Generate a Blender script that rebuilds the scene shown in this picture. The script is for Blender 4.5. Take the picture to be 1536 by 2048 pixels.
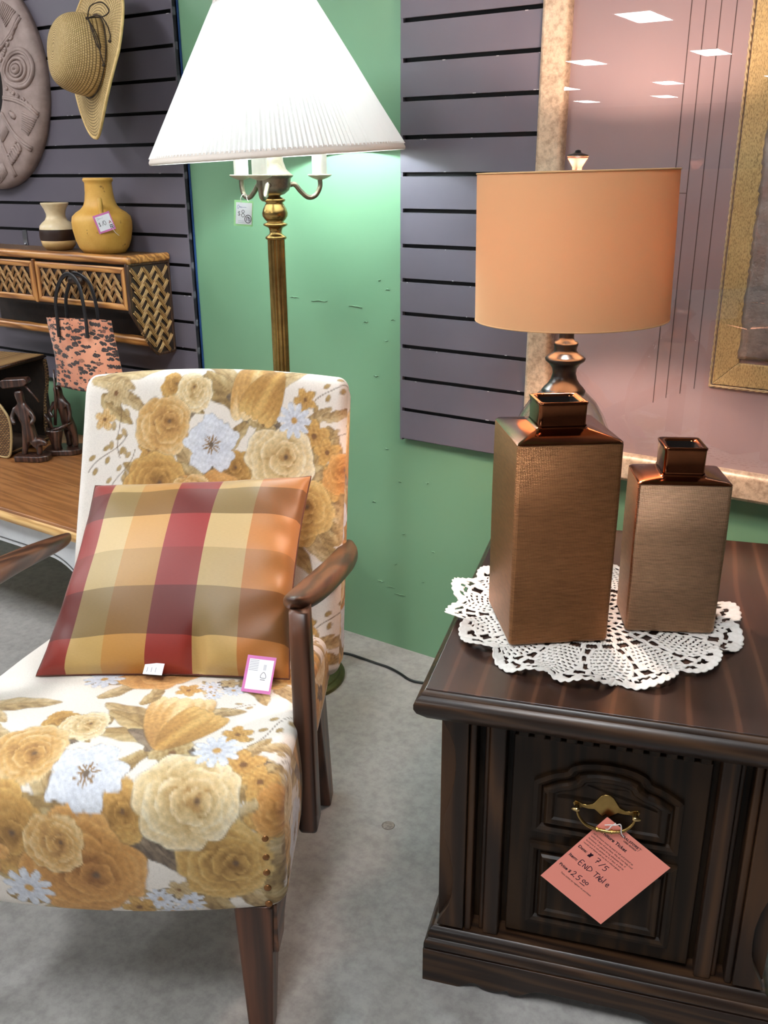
import bpy, bmesh, math, random
import numpy as np
from mathutils import Vector, Matrix
random.seed(7); RNG = np.random.default_rng(7)
for o in list(bpy.data.objects): bpy.data.objects.remove(o)
sc = bpy.context.scene; COL = sc.collection
PI = math.pi
def R(a): return math.radians(a)

# ------------------------------------------------------------------ camera, light, exposure
CAM = Vector((0, -1.8632, 1.1994))
YAW, PITCH, ROLL, FPX = R(33.849), R(20.116), R(-0.282), 1852.5
fw = Vector((-math.sin(YAW)*math.cos(PITCH), math.cos(YAW)*math.cos(PITCH), -math.sin(PITCH)))
rt = Vector((math.cos(YAW), math.sin(YAW), 0)); up = rt.cross(fw)
rt2 = rt*math.cos(ROLL) + up*math.sin(ROLL); up2 = rt2.cross(fw)
cd = bpy.data.cameras.new('camera'); cam = bpy.data.objects.new('camera', cd); COL.objects.link(cam)
m3 = Matrix((rt2, up2, -fw)).transposed().to_4x4(); m3.translation = CAM; cam.matrix_world = m3
cd.sensor_fit = 'VERTICAL'; cd.sensor_height = 24; cd.lens = FPX/2048*24; cd.clip_start = .02
sc.camera = cam
w = bpy.data.worlds.new('world'); sc.world = w; w.use_nodes = True
w.node_tree.nodes['Background'].inputs[0].default_value = (.8, .85, 1, 1)
w.node_tree.nodes['Background'].inputs[1].default_value = .0
sc.view_settings.view_transform = 'Standard'; sc.view_settings.look = 'None'
sc.view_settings.gamma = 1; sc.view_settings.use_curve_mapping = False
sc.view_settings.exposure = 0.0
sc.cycles.max_bounces = 8; sc.cycles.diffuse_bounces = 3; sc.cycles.glossy_bounces = 4
CEIL_E, FLAMP_E, TLAMP_E = 45.0, 400.0, 650.0
CEIL_C, FLAMP_C, TLAMP_C = (.93, .97, 1.0), (.78, .95, 1.0), (1.0, .74, .62)

# ------------------------------------------------------------------ helpers
def s2l(c):
    c = np.asarray(c, float)/255.0
    return np.where(c <= .04045, c/12.92, ((c+.055)/1.055)**2.4)
def C4(c): return tuple(float(x) for x in s2l(c)) + (1.0,)
class NT:
    def __init__(s, name):
        s.m = bpy.data.materials.new(name); s.m.use_nodes = True; s.t = s.m.node_tree
        s.b = s.t.nodes['Principled BSDF']; s.out = s.t.nodes['Material Output']
    def n(s, typ, **kw):
        x = s.t.nodes.new(typ)
        for k, v in kw.items():
            if k in x.inputs.keys(): x.inputs[k].default_value = v
            else: setattr(x, k, v)
        return x
    def l(s, a, b): s.t.links.new(a, b)
    def coord(s, kind='Object', scale=(1,1,1), rot=(0,0,0)):
        tc = s.n('ShaderNodeTexCoord'); mp = s.n('ShaderNodeMapping')
        mp.inputs['Scale'].default_value = scale; mp.inputs['Rotation'].default_value = rot
        s.l(tc.outputs[kind], mp.inputs[0]); return mp.outputs[0]
    def ramp(s, fac, stops, interp='LINEAR'):
        r = s.n('ShaderNodeValToRGB'); cr = r.color_ramp; cr.interpolation = interp
        while len(cr.elements) > 1: cr.elements.remove(cr.elements[-1])
        cr.elements[0].position = stops[0][0]; cr.elements[0].color = stops[0][1]
        for p_, c_ in stops[1:]:
            e = cr.elements.new(p_); e.color = c_
        s.l(fac, r.inputs[0]); return r.outputs[0]
    def mix(s, fac, a, b, mode='MIX'):
        x = s.n('ShaderNodeMix', data_type='RGBA', blend_type=mode)
        for k, v in ((0, fac), (6, a), (7, b)):
            if hasattr(v, 'is_output') or hasattr(v, 'links'): s.l(v, x.inputs[k])
            else: x.inputs[k].default_value = v
        return x.outputs[2]
    def bump(s, h, strength=.3, dist=.002, normal=None):
        b = s.n('ShaderNodeBump'); b.inputs['Strength'].default_value = strength; b.inputs['Distance'].default_value = dist
        s.l(h, b.inputs['Height'])
        if normal: s.l(normal, b.inputs['Normal'])
        s.l(b.outputs[0], s.b.inputs['Normal']); return b.outputs[0]
    def noise(s, vec, scale, detail=4, rough=.6):
        x = s.n('ShaderNodeTexNoise'); x.inputs['Scale'].default_value = scale; x.inputs['Detail'].default_value = detail
        x.inputs['Roughness'].default_value = rough; s.l(vec, x.inputs[0]); return x.outputs[0]
    def set(s, **kw):
        for k, v in kw.items(): s.b.inputs[k.replace('_', ' ')].default_value = v
        return s
def plain(name, c, rough=.5, metal=0, c2=None, nscale=30, bump=0, bscale=200, bdist=.001, **kw):
    t = NT(name); t.set(Base_Color=C4(c), Roughness=rough, Metallic=metal, **kw)
    if c2 is not None or bump:
        v = t.coord()
        if c2 is not None:
            f = t.ramp(t.noise(v, nscale), [(.35, C4(c)), (.68, C4(c2))]); t.l(f, t.b.inputs['Base Color'])
        if bump: t.bump(t.noise(v, bscale), bump, bdist)
    return t.m
def wood(name, dark, mid, light, axis=0, scale=14, stretch=.06, rough=.35, seed=0, bump=.12, coat=.0):
    t = NT(name); sv = [1, 1, 1]; sv[axis] = stretch
    v = t.coord('Object', tuple(sv))
    n1 = t.noise(v, scale, 5, .65); 
    wv = t.n('ShaderNodeTexWave', wave_type='BANDS', bands_direction='DIAGONAL'); t.l(v, wv.inputs[0])
    wv.inputs['Scale'].default_value = scale*1.6; wv.inputs['Distortion'].default_value = 9; wv.inputs['Detail'].default_value = 3; wv.inputs['Detail Scale'].default_value = 1.4
    ad = t.n('ShaderNodeMath', operation='MULTIPLY_ADD'); t.l(wv.outputs['Fac'], ad.inputs[0]); ad.inputs[1].default_value = .45; 
    sc_ = t.n('ShaderNodeMath', operation='MULTIPLY'); t.l(n1, sc_.inputs[0]); sc_.inputs[1].default_value = .6; t.l(sc_.outputs[0], ad.inputs[2])
    col = t.ramp(ad.outputs[0], [(.2, C4(dark)), (.52, C4(mid)), (.85, C4(light))])
    t.l(col, t.b.inputs['Base Color']); t.set(Roughness=rough, Coat_Weight=coat, Coat_Roughness=.2)
    t.bump(ad.outputs[0], bump, .0006); return t.m
def emis(name, c, e):
    t = NT(name); em = t.n('ShaderNodeEmission'); em.inputs[0].default_value = tuple(c)+(1,); em.inputs[1].default_value = e
    t.l(em.outputs[0], t.out.inputs[0]); return t.m

def link(o, parent=None, loc=None, rot=None):
    COL.objects.link(o)
    if parent: o.parent = parent
    if loc is not None: o.location = loc
    if rot is not None: o.rotation_euler = rot
    return o
def mesh(name, vs, fs, mat, parent=None, smooth=False, loc=None, rot=None, bevel=0, seg=2, sub=0, solid=0):
    me = bpy.data.meshes.new(name); me.from_pydata([tuple(map(float, v)) for v in vs], [], fs); me.update()
    if mat: me.materials.append(mat)
    if smooth: me.shade_smooth()
    o = link(bpy.data.objects.new(name, me), parent, loc, rot)
    if solid:
        md = o.modifiers.new('s', 'SOLIDIFY'); md.thickness = solid; md.offset = 0
    if bevel:
        md = o.modifiers.new('b', 'BEVEL'); md.width = bevel; md.segments = seg; md.limit_method = 'ANGLE'; md.angle_limit = R(35)
        me.shade_smooth() if seg > 1 else None
        if seg > 1: o.modifiers.new('w', 'WEIGHTED_NORMAL').keep_sharp = True
    if sub:
        md = o.modifiers.new('u', 'SUBSURF'); md.levels = sub; md.render_levels = sub
    return o
def tag(o, label, cat, group=None, kind=None):
    o['label'] = label
    if cat: o['category'] = cat
    if group: o['group'] = group
    if kind: o['kind'] = kind
    return o
def empty(name, loc=(0,0,0), rz=0):
    o = bpy.data.objects.new(name, None); o.empty_display_size = .05
    return link(o, None, loc, (0, 0, rz))
BOXF = [(0,3,2,1), (4,5,6,7), (0,1,5,4), (1,2,6,5), (2,3,7,6), (3,0,4,7)]
def boxv(x0, x1, y0, y1, z0, z1):
    return [(x0,y0,z0),(x1,y0,z0),(x1,y1,z0),(x0,y1,z0),(x0,y0,z1),(x1,y0,z1),(x1,y1,z1),(x0,y1,z1)]
def box(name, b, mat, parent=None, bevel=.002, seg=2, **kw): return mesh(name, boxv(*b), BOXF, mat, parent, bevel=bevel, seg=seg, **kw)
def cat_(parts):
    V, F = [], []
    for v, f in parts:
        k = len(V); V += list(v); F += [tuple(i+k for i in q) for q in f]
    return V, F
def lathe(prof, n=40, cap=True, c=(0,0,0)):
    V, F = [], []
    for r, z in prof:
        for i in range(n):
            a = 2*PI*i/n; V.append((c[0]+r*math.cos(a), c[1]+r*math.sin(a), c[2]+z))
    for j in range(len(prof)-1):
        for i in range(n):
            k = (i+1) % n; F.append((j*n+i, j*n+k, (j+1)*n+k, (j+1)*n+i))
    if cap:
        F.append(tuple(range(n-1, -1, -1))); F.append(tuple((len(prof)-1)*n+i for i in range(n)))
    return V, F
def smoothpath(pts, n=8, closed=False):
    P = [Vector(p) for p in pts]; out = []
    N = len(P); rng = range(N if closed else N-1)
    for i in rng:
        p0 = P[(i-1) % N] if closed or i > 0 else P[i]; p1 = P[i]; p2 = P[(i+1) % N]; p3 = P[(i+2) % N] if closed or i+2 < N else p2
        for k in range(n):
            t = k/n
            out.append(.5*((2*p1)+(p2-p0)*t+(2*p0-5*p1+4*p2-p3)*t*t+(3*p1-p0-3*p2+p3)*t**3))
    if not closed: out.append(P[-1])
    return out
def tube(pts, r, n=8, closed=False, flat=1.0, upv=None):
    P = [Vector(p) for p in pts]; N = len(P); V, F = [], []
    rr = r if hasattr(r, '__len__') else [r]*N
    prev = None
    for i, p in enumerate(P):
        a = P[(i-1) % N] if (closed or i > 0) else p; b = P[(i+1) % N] if (closed or i < N-1) else p
        t = (b-a).normalized() if (b-a).length > 1e-9 else Vector((0,0,1))
        if prev is None:
            ref = Vector(upv) if upv else (Vector((0,0,1)) if abs(t.z) < .9 else Vector((1,0,0)))
        else: ref = prev
        nrm = (ref - t*ref.dot(t)); nrm = nrm.normalized() if nrm.length > 1e-6 else t.orthogonal().normalized()
        prev = nrm; bn = t.cross(nrm)
        for k in range(n):
            an = 2*PI*k/n; V.append(tuple(p + nrm*(rr[i]*flat*math.cos(an)) + bn*(rr[i]*math.sin(an))))
    for i in range(N if closed else N-1):
        j = (i+1) % N
        for k in range(n):
            q = (k+1) % n; F.append((i*n+k, i*n+q, j*n+q, j*n+k))
    if not closed:
        F.append(tuple(range(n-1, -1, -1))); F.append(tuple((N-1)*n+k for k in range(n)))
    return V, F
def prism(poly, d0, d1, ax='y'):
    """polygon in (x,z) extruded along y (ax='y'), in (y,z) along x ('x'), in (x,y) along z ('z')"""
    n = len(poly)
    mk = {'y': lambda p, d: (p[0], d, p[1]), 'x': lambda p, d: (d, p[0], p[1]), 'z': lambda p, d: (p[0], p[1], d)}[ax]
    V = [mk(p, d0) for p in poly] + [mk(p, d1) for p in poly]
    F = [tuple(range(n)), tuple(range(2*n-1, n-1, -1))] + [(i, i+n, (i+1) % n+n, (i+1) % n) for i in range(n)]
    return V, F
def fixn(o):
    bm = bmesh.new(); bm.from_mesh(o.data); bmesh.ops.recalc_face_normals(bm, faces=bm.faces); bm.to_mesh(o.data); bm.free(); return o
def copy_tree(o, parent=None):
    c = o.copy(); COL.objects.link(c); c.parent = parent
    for ch in [x for x in COL.objects if x.parent == o]: copy_tree(ch, c)
    return c
def setcol(o, rgb):
    a = o.data.color_attributes.new('print', 'FLOAT_COLOR', 'POINT')
    arr = np.ones((len(o.data.vertices), 4), np.float32); arr[:, :3] = rgb; a.data.foreach_set('color', arr.ravel())
def text(parent, s, x0, wid, y, mat, z=.0004, name='lettering', maxh=None, bold=False, shear=0):
    cu = bpy.data.curves.new(name, 'FONT'); cu.body = s; cu.size = 1; cu.shear = shear
    if bold: cu.offset = .02
    cu.resolution_u = 3
    tmp = bpy.data.objects.new('tmp', cu); COL.objects.link(tmp); bpy.context.view_layer.update()
    me = bpy.data.meshes.new_from_object(tmp); bpy.data.objects.remove(tmp)
    X = np.array([v.co for v in me.vertices]); k = wid/(X[:,0].max()-X[:,0].min())
    X -= [X[:,0].min(), 0, 0]; 
    ky = k if maxh is None else min(k, maxh/.72)
    for v, q in zip(me.vertices, X): v.co = (x0+q[0]*k, y+q[1]*ky, z)
    me.materials.clear(); me.materials.append(mat); me.name = name
    return link(bpy.data.objects.new(name, me), parent)
def strokes(parent, polys, x0, y0, sx, sy, wid, mat, z=.0004, name='handwriting'):
    parts = []
    for pl in polys:
        pts = smoothpath([(x0+a*sx, y0+b*sy, z) for a, b in pl], 5) if len(pl) > 2 else [Vector((x0+a*sx, y0+b*sy, z)) for a, b in pl]
        V, F = [], []
        for i, q in enumerate(pts):
            a = pts[max(i-1, 0)]; b = pts[min(i+1, len(pts)-1)]; d = (b-a).normalized(); nn = Vector((-d.y, d.x, 0))*wid/2
            V += [tuple(q+nn), tuple(q-nn)]
        F = [(2*i, 2*i+1, 2*i+3, 2*i+2) for i in range(len(pts)-1)]
        parts.append((V, F))
    V, F = cat_(parts); return mesh(name, V, F, mat, parent)

# ------------------------------------------------------------------ materials
t = NT('green_paint'); v = t.coord()
big = t.noise(v, 1.7, 3); fine = t.noise(v, 60, 3)
t.l(t.ramp(big, [(.3, C4((108,148,114))), (.7, C4((114,153,120)))]), t.b.inputs['Base Color']); t.set(Roughness=.42)
t.bump(fine, .08, .001); GREEN = t.m
t = NT('concrete'); v = t.coord()
a_ = t.noise(v, 2.2, 6, .65); b_ = t.noise(v, 45, 4, .7); c_ = t.noise(v, 9, 5, .6)
c1 = t.ramp(a_, [(.3, C4((130,126,124))), (.5, C4((150,146,143))), (.72, C4((164,159,155)))])
c2 = t.mix(.24, c1, t.ramp(c_, [(.3, C4((128,125,120))), (.7, C4((196,192,186)))]))
c3 = t.mix(.14, c2, t.ramp(b_, [(.35, C4((80,78,75))), (.6, C4((215,212,206)))]))
t.l(c3, t.b.inputs['Base Color'])
rr_ = t.ramp(c_, [(.3, (.32,)*3+(1,)), (.7, (.55,)*3+(1,))]); t.l(rr_, t.b.inputs['Roughness']); t.bump(b_, .05, .001); CONC = t.m
SLAT = plain('slat_laminate', (100,94,103), .34, c2=(94,88,98), nscale=3, bump=.03, bscale=300)
SLATD = plain('groove_dark', (18,17,22), .7)
BLUE = plain('blue_tape', (38,66,118), .5)
CEILM = plain('ceiling_tile', (150,140,138), .9, c2=(140,130,128), nscale=40)
ROOMW = plain('store_wall', (112,102,100), .8, c2=(100,92,92), nscale=2)
LIGHTP = emis('panel_light', CEIL_C, CEIL_E)
WHITEF = plain('white_metal_trim', (230,230,228), .5)
BRASS = plain('antique_brass', (178,146,88), .27, 1.0, c2=(146,118,70), nscale=40)
PEWTER = plain('brushed_pewter', (150,140,122), .32, 1.0, c2=(120,112,98), nscale=80)
DKMETAL = plain('black_lacquer', (15,12,12), .28, 0, Coat_Weight=.2)
BLACK = plain('black_plastic', (16,16,17), .4)
IVORY = plain('ivory_sleeve', (238,236,226), .5)
PAPER = plain('white_paper', (240,240,244), .7)
PINKB = plain('pink_card', (212,120,180), .7); GREENB = plain('green_card', (150,200,140), .7)
INK = plain('black_ink', (24,18,34), .6); INKG = plain('grey_print', (150,150,160), .7); INKR = plain('purple_ink', (52,14,40), .6)
SALMON = plain('salmon_card', (255,156,138), .75)
STRING = plain('white_string', (225,215,212), .8)

# ------------------------------------------------------------------ setting
def struct(o, label): o['kind'] = 'structure'; o['label'] = label; return o
X0, X1, Y0, H = -14.0, 3.2, -27.0, 3.0
struct(box('floor', (X0, X1, Y0, .1, -.1, 0), CONC, bevel=0), 'grey polished concrete floor of the shop')
struct(box('ceiling', (X0, X1, Y0, .1, H, H+.1), CEILM, bevel=0), 'pale tiled shop ceiling seen in reflections')
wb = struct(box('wall_back', (X0, X1, 0, .1, 0, H), GREEN, bevel=0), 'sage green painted wall behind the furniture')
struct(box('wall_front', (X0, X1, Y0-.1, Y0, 0, H), ROOMW, bevel=0), 'far shop wall behind the viewer')
struct(box('wall_left', (X0-.1, X0, Y0, .1, 0, H), ROOMW, bevel=0), 'far side wall of the shop')
struct(box('wall_right', (X1, X1+.1, Y0, .1, 0, H), ROOMW, bevel=0), 'near side wall of the shop')
# chips, drips and blisters in the green paint
WCH = [(-1.52,.905,.03),(-1.44,.9,.05),(-1.33,.895,.04),(-1.26,.96,.01),(-1.235,.94,.012),(-1.22,.87,.012),(-1.3,.86,.014),(-1.24,.82,.01),(-1.27,.73,.016),(-1.24,.55,.012),(-1.28,.4,.012),(-1.215,.24,.012),(-1.23,.17,.03),(-1.2,.155,.035),(-1.26,.18,.02),(-1.1,.3,.01),(-1.12,.48,.01),(-1.19,.33,.009),(-1.2,.47,.01),(-1.13,.21,.01)]
for x, z, L_ in WCH:
    n_ = 7; pts = [(x+L_*(k/(n_-1)-.5), -.0008, z+random.uniform(-.002,.002)) for k in range(n_)]
    V, F = tube(pts, [.0005+.0014*math.sin(PI*k/(n_-1))*random.uniform(.5,1) for k in range(n_)], 6)
    mesh('paint_chip', V, F, GREEN, wb, smooth=True)
# a small anchor hole in the concrete
V, F = lathe([(.013,.0002),(.011,.0014),(.006,.0008),(.003,.0016)], 20)
fl = bpy.data.objects['floor']
mesh('floor_anchor', V, F, plain('anchor_grey', (150,140,132), .5, c2=(105,98,92), nscale=200), fl, smooth=True, loc=(-.826, -.622, 0))

# slat wall panels
def slat_panel(name, xa, xb, label, tape):
    root = empty(name, (xa, -.0005, 0)); Wd = xb-xa
    pitch, g = .0762, .0092
    nz = 24
    zb = .586
    box('backing_board', (0, Wd, -.008, 0, zb, zb+nz*pitch), SLATD, root, bevel=0)
    base = None
    hgt = pitch-g
    # cross section with a small lip behind the front edge
    prof = [(-.0195, 0), (-.0195, hgt), (-.0165, hgt+.0005), (-.0165, hgt-.004), (-.008, hgt-.004), (-.008, .004), (-.0165, .004), (-.0165, -.0005)]
    V, F = prism(prof, 0, Wd, 'x')
    for k in range(nz):
        zc = zb+k*pitch+g*.5
        if base is None:
            base = fixn(mesh('slat', V, F, SLAT, root)); s = base
        else:
            s = base.copy(); COL.objects.link(s); s.parent = root
        s.location = (0, 0, zc)
    # groove end marks along the free edge
    if tape:
        box('edge_tape', (Wd, Wd+.004, -.004, 0, zb, zb+nz*pitch), BLUE, root, bevel=0)
        box('edge_strip', (Wd-.006, Wd, -.0185, -.001, zb, zb+nz*pitch), SLAT, root, bevel=0)
    else:
        box('edge_strip', (0, .006, -.0185, -.001, zb, zb+nz*pitch), SLAT, root, bevel=0)
    return tag(root, label, 'wall panel')
slat_panel('slatwall_panel', -4.4, -1.857, 'grey slatted wall panel behind the straw hat and wicker shelf', True)
slat_panel('slatwall_panel', -1.188, 1.25, 'grey slatted wall panel behind the framed picture and table lamp', False)
# chipped paint marks on the slat lips
NICK = plain('bare_board', (200,196,196), .8)
rp_ = [o for o in COL.objects if o.name.startswith('slatwall_panel')]
for root, w_ in ((rp_[0], 2.543), (rp_[1], .36)):
    for k in range(26):
        x = random.uniform(.01, w_) if w_ < 1 else random.uniform(w_-.75, w_-.01)
        z = .586+.0762*random.randint(0, 12)+.0046+random.choice((.0668, .0003)); L_ = random.uniform(.002, .009)
        box('paint_nick', (x, x+L_, -.0199, -.0188, z-.0006, z+random.uniform(.0004, .001)), NICK, root, bevel=0)
# ceiling lights
base = None
def ceil_light(x, y, lab):
    global base
    if base is None:
        base = empty('ceiling_light', (x, y, H))
        V = []; F = []
        fr = [boxv(-.24,.24,-.465,-.45,-.012,-.0005), boxv(-.24,.24,.45,.465,-.012,-.0005), boxv(-.24,-.225,-.45,.45,-.012,-.0005), boxv(.225,.24,-.45,.45,-.012,-.0005)]
        V, F = cat_([(b, BOXF) for b in fr]); mesh('light_frame', V, F, WHITEF, base)
        mesh('diffuser', boxv(-.225,.225,-.45,.45,-.008,-.0006), BOXF, LIGHTP, base)
        o = base
    else: o = copy_tree(base)
    o.location = (x, y, H)
    return tag(o, lab, 'light', 'shop ceiling lights')
CL = [(-4.46,-10.7),(-4.8,-14.9),(-7.0,-15.1),(-7.1,-19.9),(-8.4,-23.7),(-10.7,-24.2),
      (-4.5,-6.4),(-6.8,-10.8),(-6.7,-6.4),(-9.2,-10.8),(-9.4,-15.1),(-2.45,-14.9),(-2.3,-2.1),(-4.5,-2.1),(-6.7,-2.1),(-8.9,-2.1),(-8.9,-6.4),(-.1,-2.1),(-.1,-6.3),(-9.5,-19.9),(-4.8,-19.9)]
CLL = ['largest white ceiling light reflected near the top of the picture glass', 'white ceiling light reflected across the ruled lines of the picture', 'white ceiling light reflected beside the champagne frame edge',
       'white ceiling light reflected midway above the lamp finial', 'thin lower ceiling light reflection beneath the middle one', 'smallest ceiling light reflection just above the lamp finial']
for k, (x, y) in enumerate(CL): ceil_light(x, y, CLL[k] if k < 6 else 'white rectangular ceiling light over the shop floor behind the viewer')

# ------------------------------------------------------------------ end table
TW = .512
DKW = wood('dark_oak_trim', (26,16,11), (48,31,20), (76,52,33), axis=0, scale=16, rough=.38, coat=.15)
DKV = wood('dark_oak_upright', (28,17,10), (50,31,18), (80,52,30), axis=2, scale=9, rough=.45, coat=.05)
DKD = wood('dark_door_panel', (24,15,8), (38,25,14), (54,36,20), axis=2, scale=12, rough=.46, coat=.05)
t = NT('table_top_veneer'); v = t.coord('Object', (1, .12, 1))
n1 = t.noise(v, 9, 5, .6)
wv = t.n('ShaderNodeTexWave', wave_type='BANDS', bands_direction='X'); t.l(v, wv.inputs[0])
for k_, q_ in (('Scale', 7), ('Distortion', 16), ('Detail', 3), ('Detail Scale', .5)): wv.inputs[k_].default_value = q_
st = t.ramp(wv.outputs['Fac'], [(.0, C4((44,28,22))), (.5, C4((54,33,26))), (.9, C4((60,37,28))), (.985, C4((104,68,50)))])
t.l(t.mix(.5, st, t.ramp(n1, [(.3, C4((34,22,18))), (.58, C4((58,36,27))), (.78, C4((96,58,40)))])), t.b.inputs['Base Color'])
t.set(Roughness=.32, Coat_Weight=.35, Coat_Roughness=.22); TOPW = t.m
tbl = empty('end_table', (-.575, -.909, 0), R(18.05))
tag(tbl, 'dark stained wooden end table cabinet carrying two copper vases and a lace doily', 'table')
D = .687
# top: board with moulded edge
def ring_prof(prof, x0, x1, y0, y1):
    """moulding swept round a rectangle: prof = [(outward offset, z)]"""
    V, F = [], []; n = len(prof)
    for off, z in prof: V += [(x0-off, y0-off, z), (x1+off, y0-off, z), (x1+off, y1+off, z), (x0-off, y1+off, z)]
    for j in range(n-1):
        for i in range(4):
            k = (i+1) % 4; F.append((j*4+i, j*4+k, (j+1)*4+k, (j+1)*4+i))
    F.append((3, 2, 1, 0)); F.append(tuple((n-1)*4+i for i in range(4))); return V, F
V, F = ring_prof([(-.018,.483),(-.004,.484),(.002,.49),(.009,.497),(.0125,.505),(.0125,.512),(.010,.518),(.006,.522),(.0035,.5235),(.003,.526),(-.0005,.5305),(-.003,.5315)], 0, TW, 0, D)
mesh('top_moulding', V, F, DKW, tbl, bevel=.0008)
box('tabletop', (.002, TW-.002, .002, D-.002, .528, .533), TOPW, tbl, bevel=.001)
# carcass
box('side_panel', (.02, .032, .045, D-.03, .09, .484), DKV, tbl); box('side_panel', (TW-.032, TW-.02, .045, D-.03, .09, .484), DKV, tbl)
box('back_panel', (.032, TW-.032, D-.045, D-.032, .09, .484), DKV, tbl)
box('carcass', (.034, TW-.034, .062, D-.05, .09, .482), DKD, tbl)
# serpentine corner boards
def corner(mirror):
    pts = []
    zz = np.linspace(.106, .478, 60)
    for z in zz:
        s = (z-.106)/.372
        # carved wave: scoops near the top, in the middle and near the foot
        wv_ = float(np.interp(s, [0,.04,.1,.16,.22,.29,.36,.43,.5,.57,.64,.72,.8,.87,.93,.97,1], [.002,.008,.019,.024,.0255,.025,.021,.0135,.010,.0125,.0185,.0245,.026,.024,.0165,.008,0]))
        pts.append((.017 + max(0, wv_), z))
    poly = pts + [(.060, .478), (.060, .106)]
    if mirror: poly = [(TW-x, z) for x, z in poly]
    V, F = prism(poly, .022, .044); fixn(mesh('corner_board', V, F, DKV, tbl, bevel=.0012))
    b = (.0165, .052, .0445, .06, .104, .48) if not mirror else (TW-.052, TW-.0165, .0445, .06, .104, .48)
    box('corner_post', b, DKV, tbl)
    def bx(a, b, y0, y1, nm):
        if mirror: a, b = TW-b, TW-a
        return box(nm, (a, b, y0, y1, .1, .48), DKV, tbl, bevel=.003)
    bx(.0605, .071, .028, .06, 'stile'); bx(.082, .090, .036, .06, 'stile'); bx(.0895, .113, .028, .06, 'stile')
corner(False); corner(True)
# dentil rail above the door
box('top_rail', (.115, TW-.115, .052, .06, .456, .484), DKD, tbl)
for k in range(12):
    x = .1285+k*.0221
    box('dentil', (x, x+.0145, .034, .0525, .4568, .483), DKD, tbl, bevel=.001, seg=1)
# door
door = box('door', (.1225, .3895, .040, .060, .108, .4560), DKD, tbl)
def frame_mould(name, poly, wid, h0, parent, mat, inner_raise=None):
    """bevelled moulding following a closed polygon (x,z); a sunken groove then a raised field"""
    P = [Vector((a, b)) for a, b in poly]; n = len(P); N = []
    area = sum(P[i].x*P[(i+1) % n].y-P[(i+1) % n].x*P[i].y for i in range(n)); sgn = 1 if area > 0 else -1
    for i in range(n):
        e1 = (P[i]-P[i-1]).normalized(); e2 = (P[(i+1) % n]-P[i]).normalized()
        n1 = Vector((-e1.y, e1.x))*sgn; n2 = Vector((-e2.y, e2.x))*sgn; m = (n1+n2); m = m/max(.35, m.length_squared)*2 if m.length > .01 else n1
        N.append(m)
    def loop(d): return [P[i]+N[i]*d for i in range(n)]
    rows = []
    for d, y in wid: rows.append([(q.x, y, q.y) for q in loop(d)])
    V = [v for r_ in rows for v in r_]; F = []
    for j in range(len(rows)-1):
        for i in range(n): k = (i+1) % n; F.append((j*n+i, j*n+k, (j+1)*n+k, (j+1)*n+i))
    F.append(tuple((len(rows)-1)*n+i for i in range(n)))
    return fixn(mesh(name, V, F, mat, parent, smooth=False))
cx = .256
def arch(hw, z0, z1, zt):
    half = [(0, zt), (.018, zt-.0008), (.034, zt-.004), (.046, zt-.009), (.050, zt-.012), (.054, zt-.019), (.060, zt-.0225), (.068, zt-.0245), (.078, zt-.029), (hw-.002, z1), (hw, z1-.002), (hw, z0)]
    return [(cx-a, b) for a, b in half[::-1]] + [(cx+a, b) for a, b in half[1:]]
prof = [(-.004, .0405), (-.0032, .0335), (.003, .0318), (.0075, .0345), (.0098, .0392), (.0125, .0396), (.0138, .0345), (.0165, .0305), (.0185, .0300), (.024, .0318), (.027, .0345), (.030, .0350)]
DKD.node_tree.nodes['Principled BSDF'].inputs['Specular IOR Level'].default_value = .22
for m_ in (DKV, DKW): m_.node_tree.nodes['Principled BSDF'].inputs['Specular IOR Level'].default_value = .35
frame_mould('arched_panel', arch(.0985, .305, .388, .4285), prof, 0, door, DKD)
frame_mould('lower_panel', [(cx-.1, .139), (cx+.1, .139), (cx+.1, .277), (cx-.1, .277)], prof, 0, door, DKD)
# bail handle
h = mesh('handle', *prism([(-.046,.004),(-.043,.008),(-.038,.007),(-.033,.0045),(-.026,.004),(-.018,.008),(-.014,.014),(-.009,.022),(-.004,.0255),(.004,.0255),(.009,.022),(.014,.014),(.018,.008),(.026,.004),(.033,.0045),(.038,.007),(.043,.008),(.046,.004),(.044,-.001),(.038,-.003),(.032,-.001),(.024,-.002),(.016,-.001),(.010,-.006),(.004,-.011),(0,-.006),(-.004,-.011),(-.010,-.006),(-.016,-.001),(-.024,-.002),(-.032,-.001),(-.038,-.003),(-.044,-.001)], -.0022, 0), BRASS, door, bevel=.0006, loc=(cx, .0348, .3585)); fixn(h)
for s in (-1, 1):
    V, F = lathe([(.0015,0),(.0032,.002),(.004,.005),(.0032,.009),(.0018,.011)], 14)
    V = [(x, -z, y) for x, y, z in V]; mesh('post_knob', V, F, BRASS, h, smooth=True, loc=(s*.040, -.002, .002))
    V, F = tube([(s*.036,-.0125,.002),(s*.040,-.0125,.002),(s*.047,-.0125,.002)], [.003,.0036,.0022], 10); mesh('pivot', V, F, plain('bright_brass', (200,172,120), .25, 1.0), h, smooth=True)
pts = smoothpath([(-.040,-.0125,.002),(-.036,-.014,-.008),(-.026,-.016,-.018),(-.012,-.0165,-.0225),(0,-.0165,-.0235),(.012,-.0165,-.0225),(.026,-.016,-.018),(.036,-.014,-.008),(.040,-.0125,.002)], 5)
V, F = tube(pts, [.0017+.0011*math.sin(PI*i/(len(pts)-1)) for i in range(len(pts))], 10); mesh('bail', V, F, BRASS, h, smooth=True)
for s in (-1, 1):
    V, F = lathe([(.0035,-.001),(.0035,.001)], 12); V = [(z+s*.010, x-.0165, y-.0228) for x, y, z in V]; mesh('bail_ring', V, F, BRASS, h)
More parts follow.
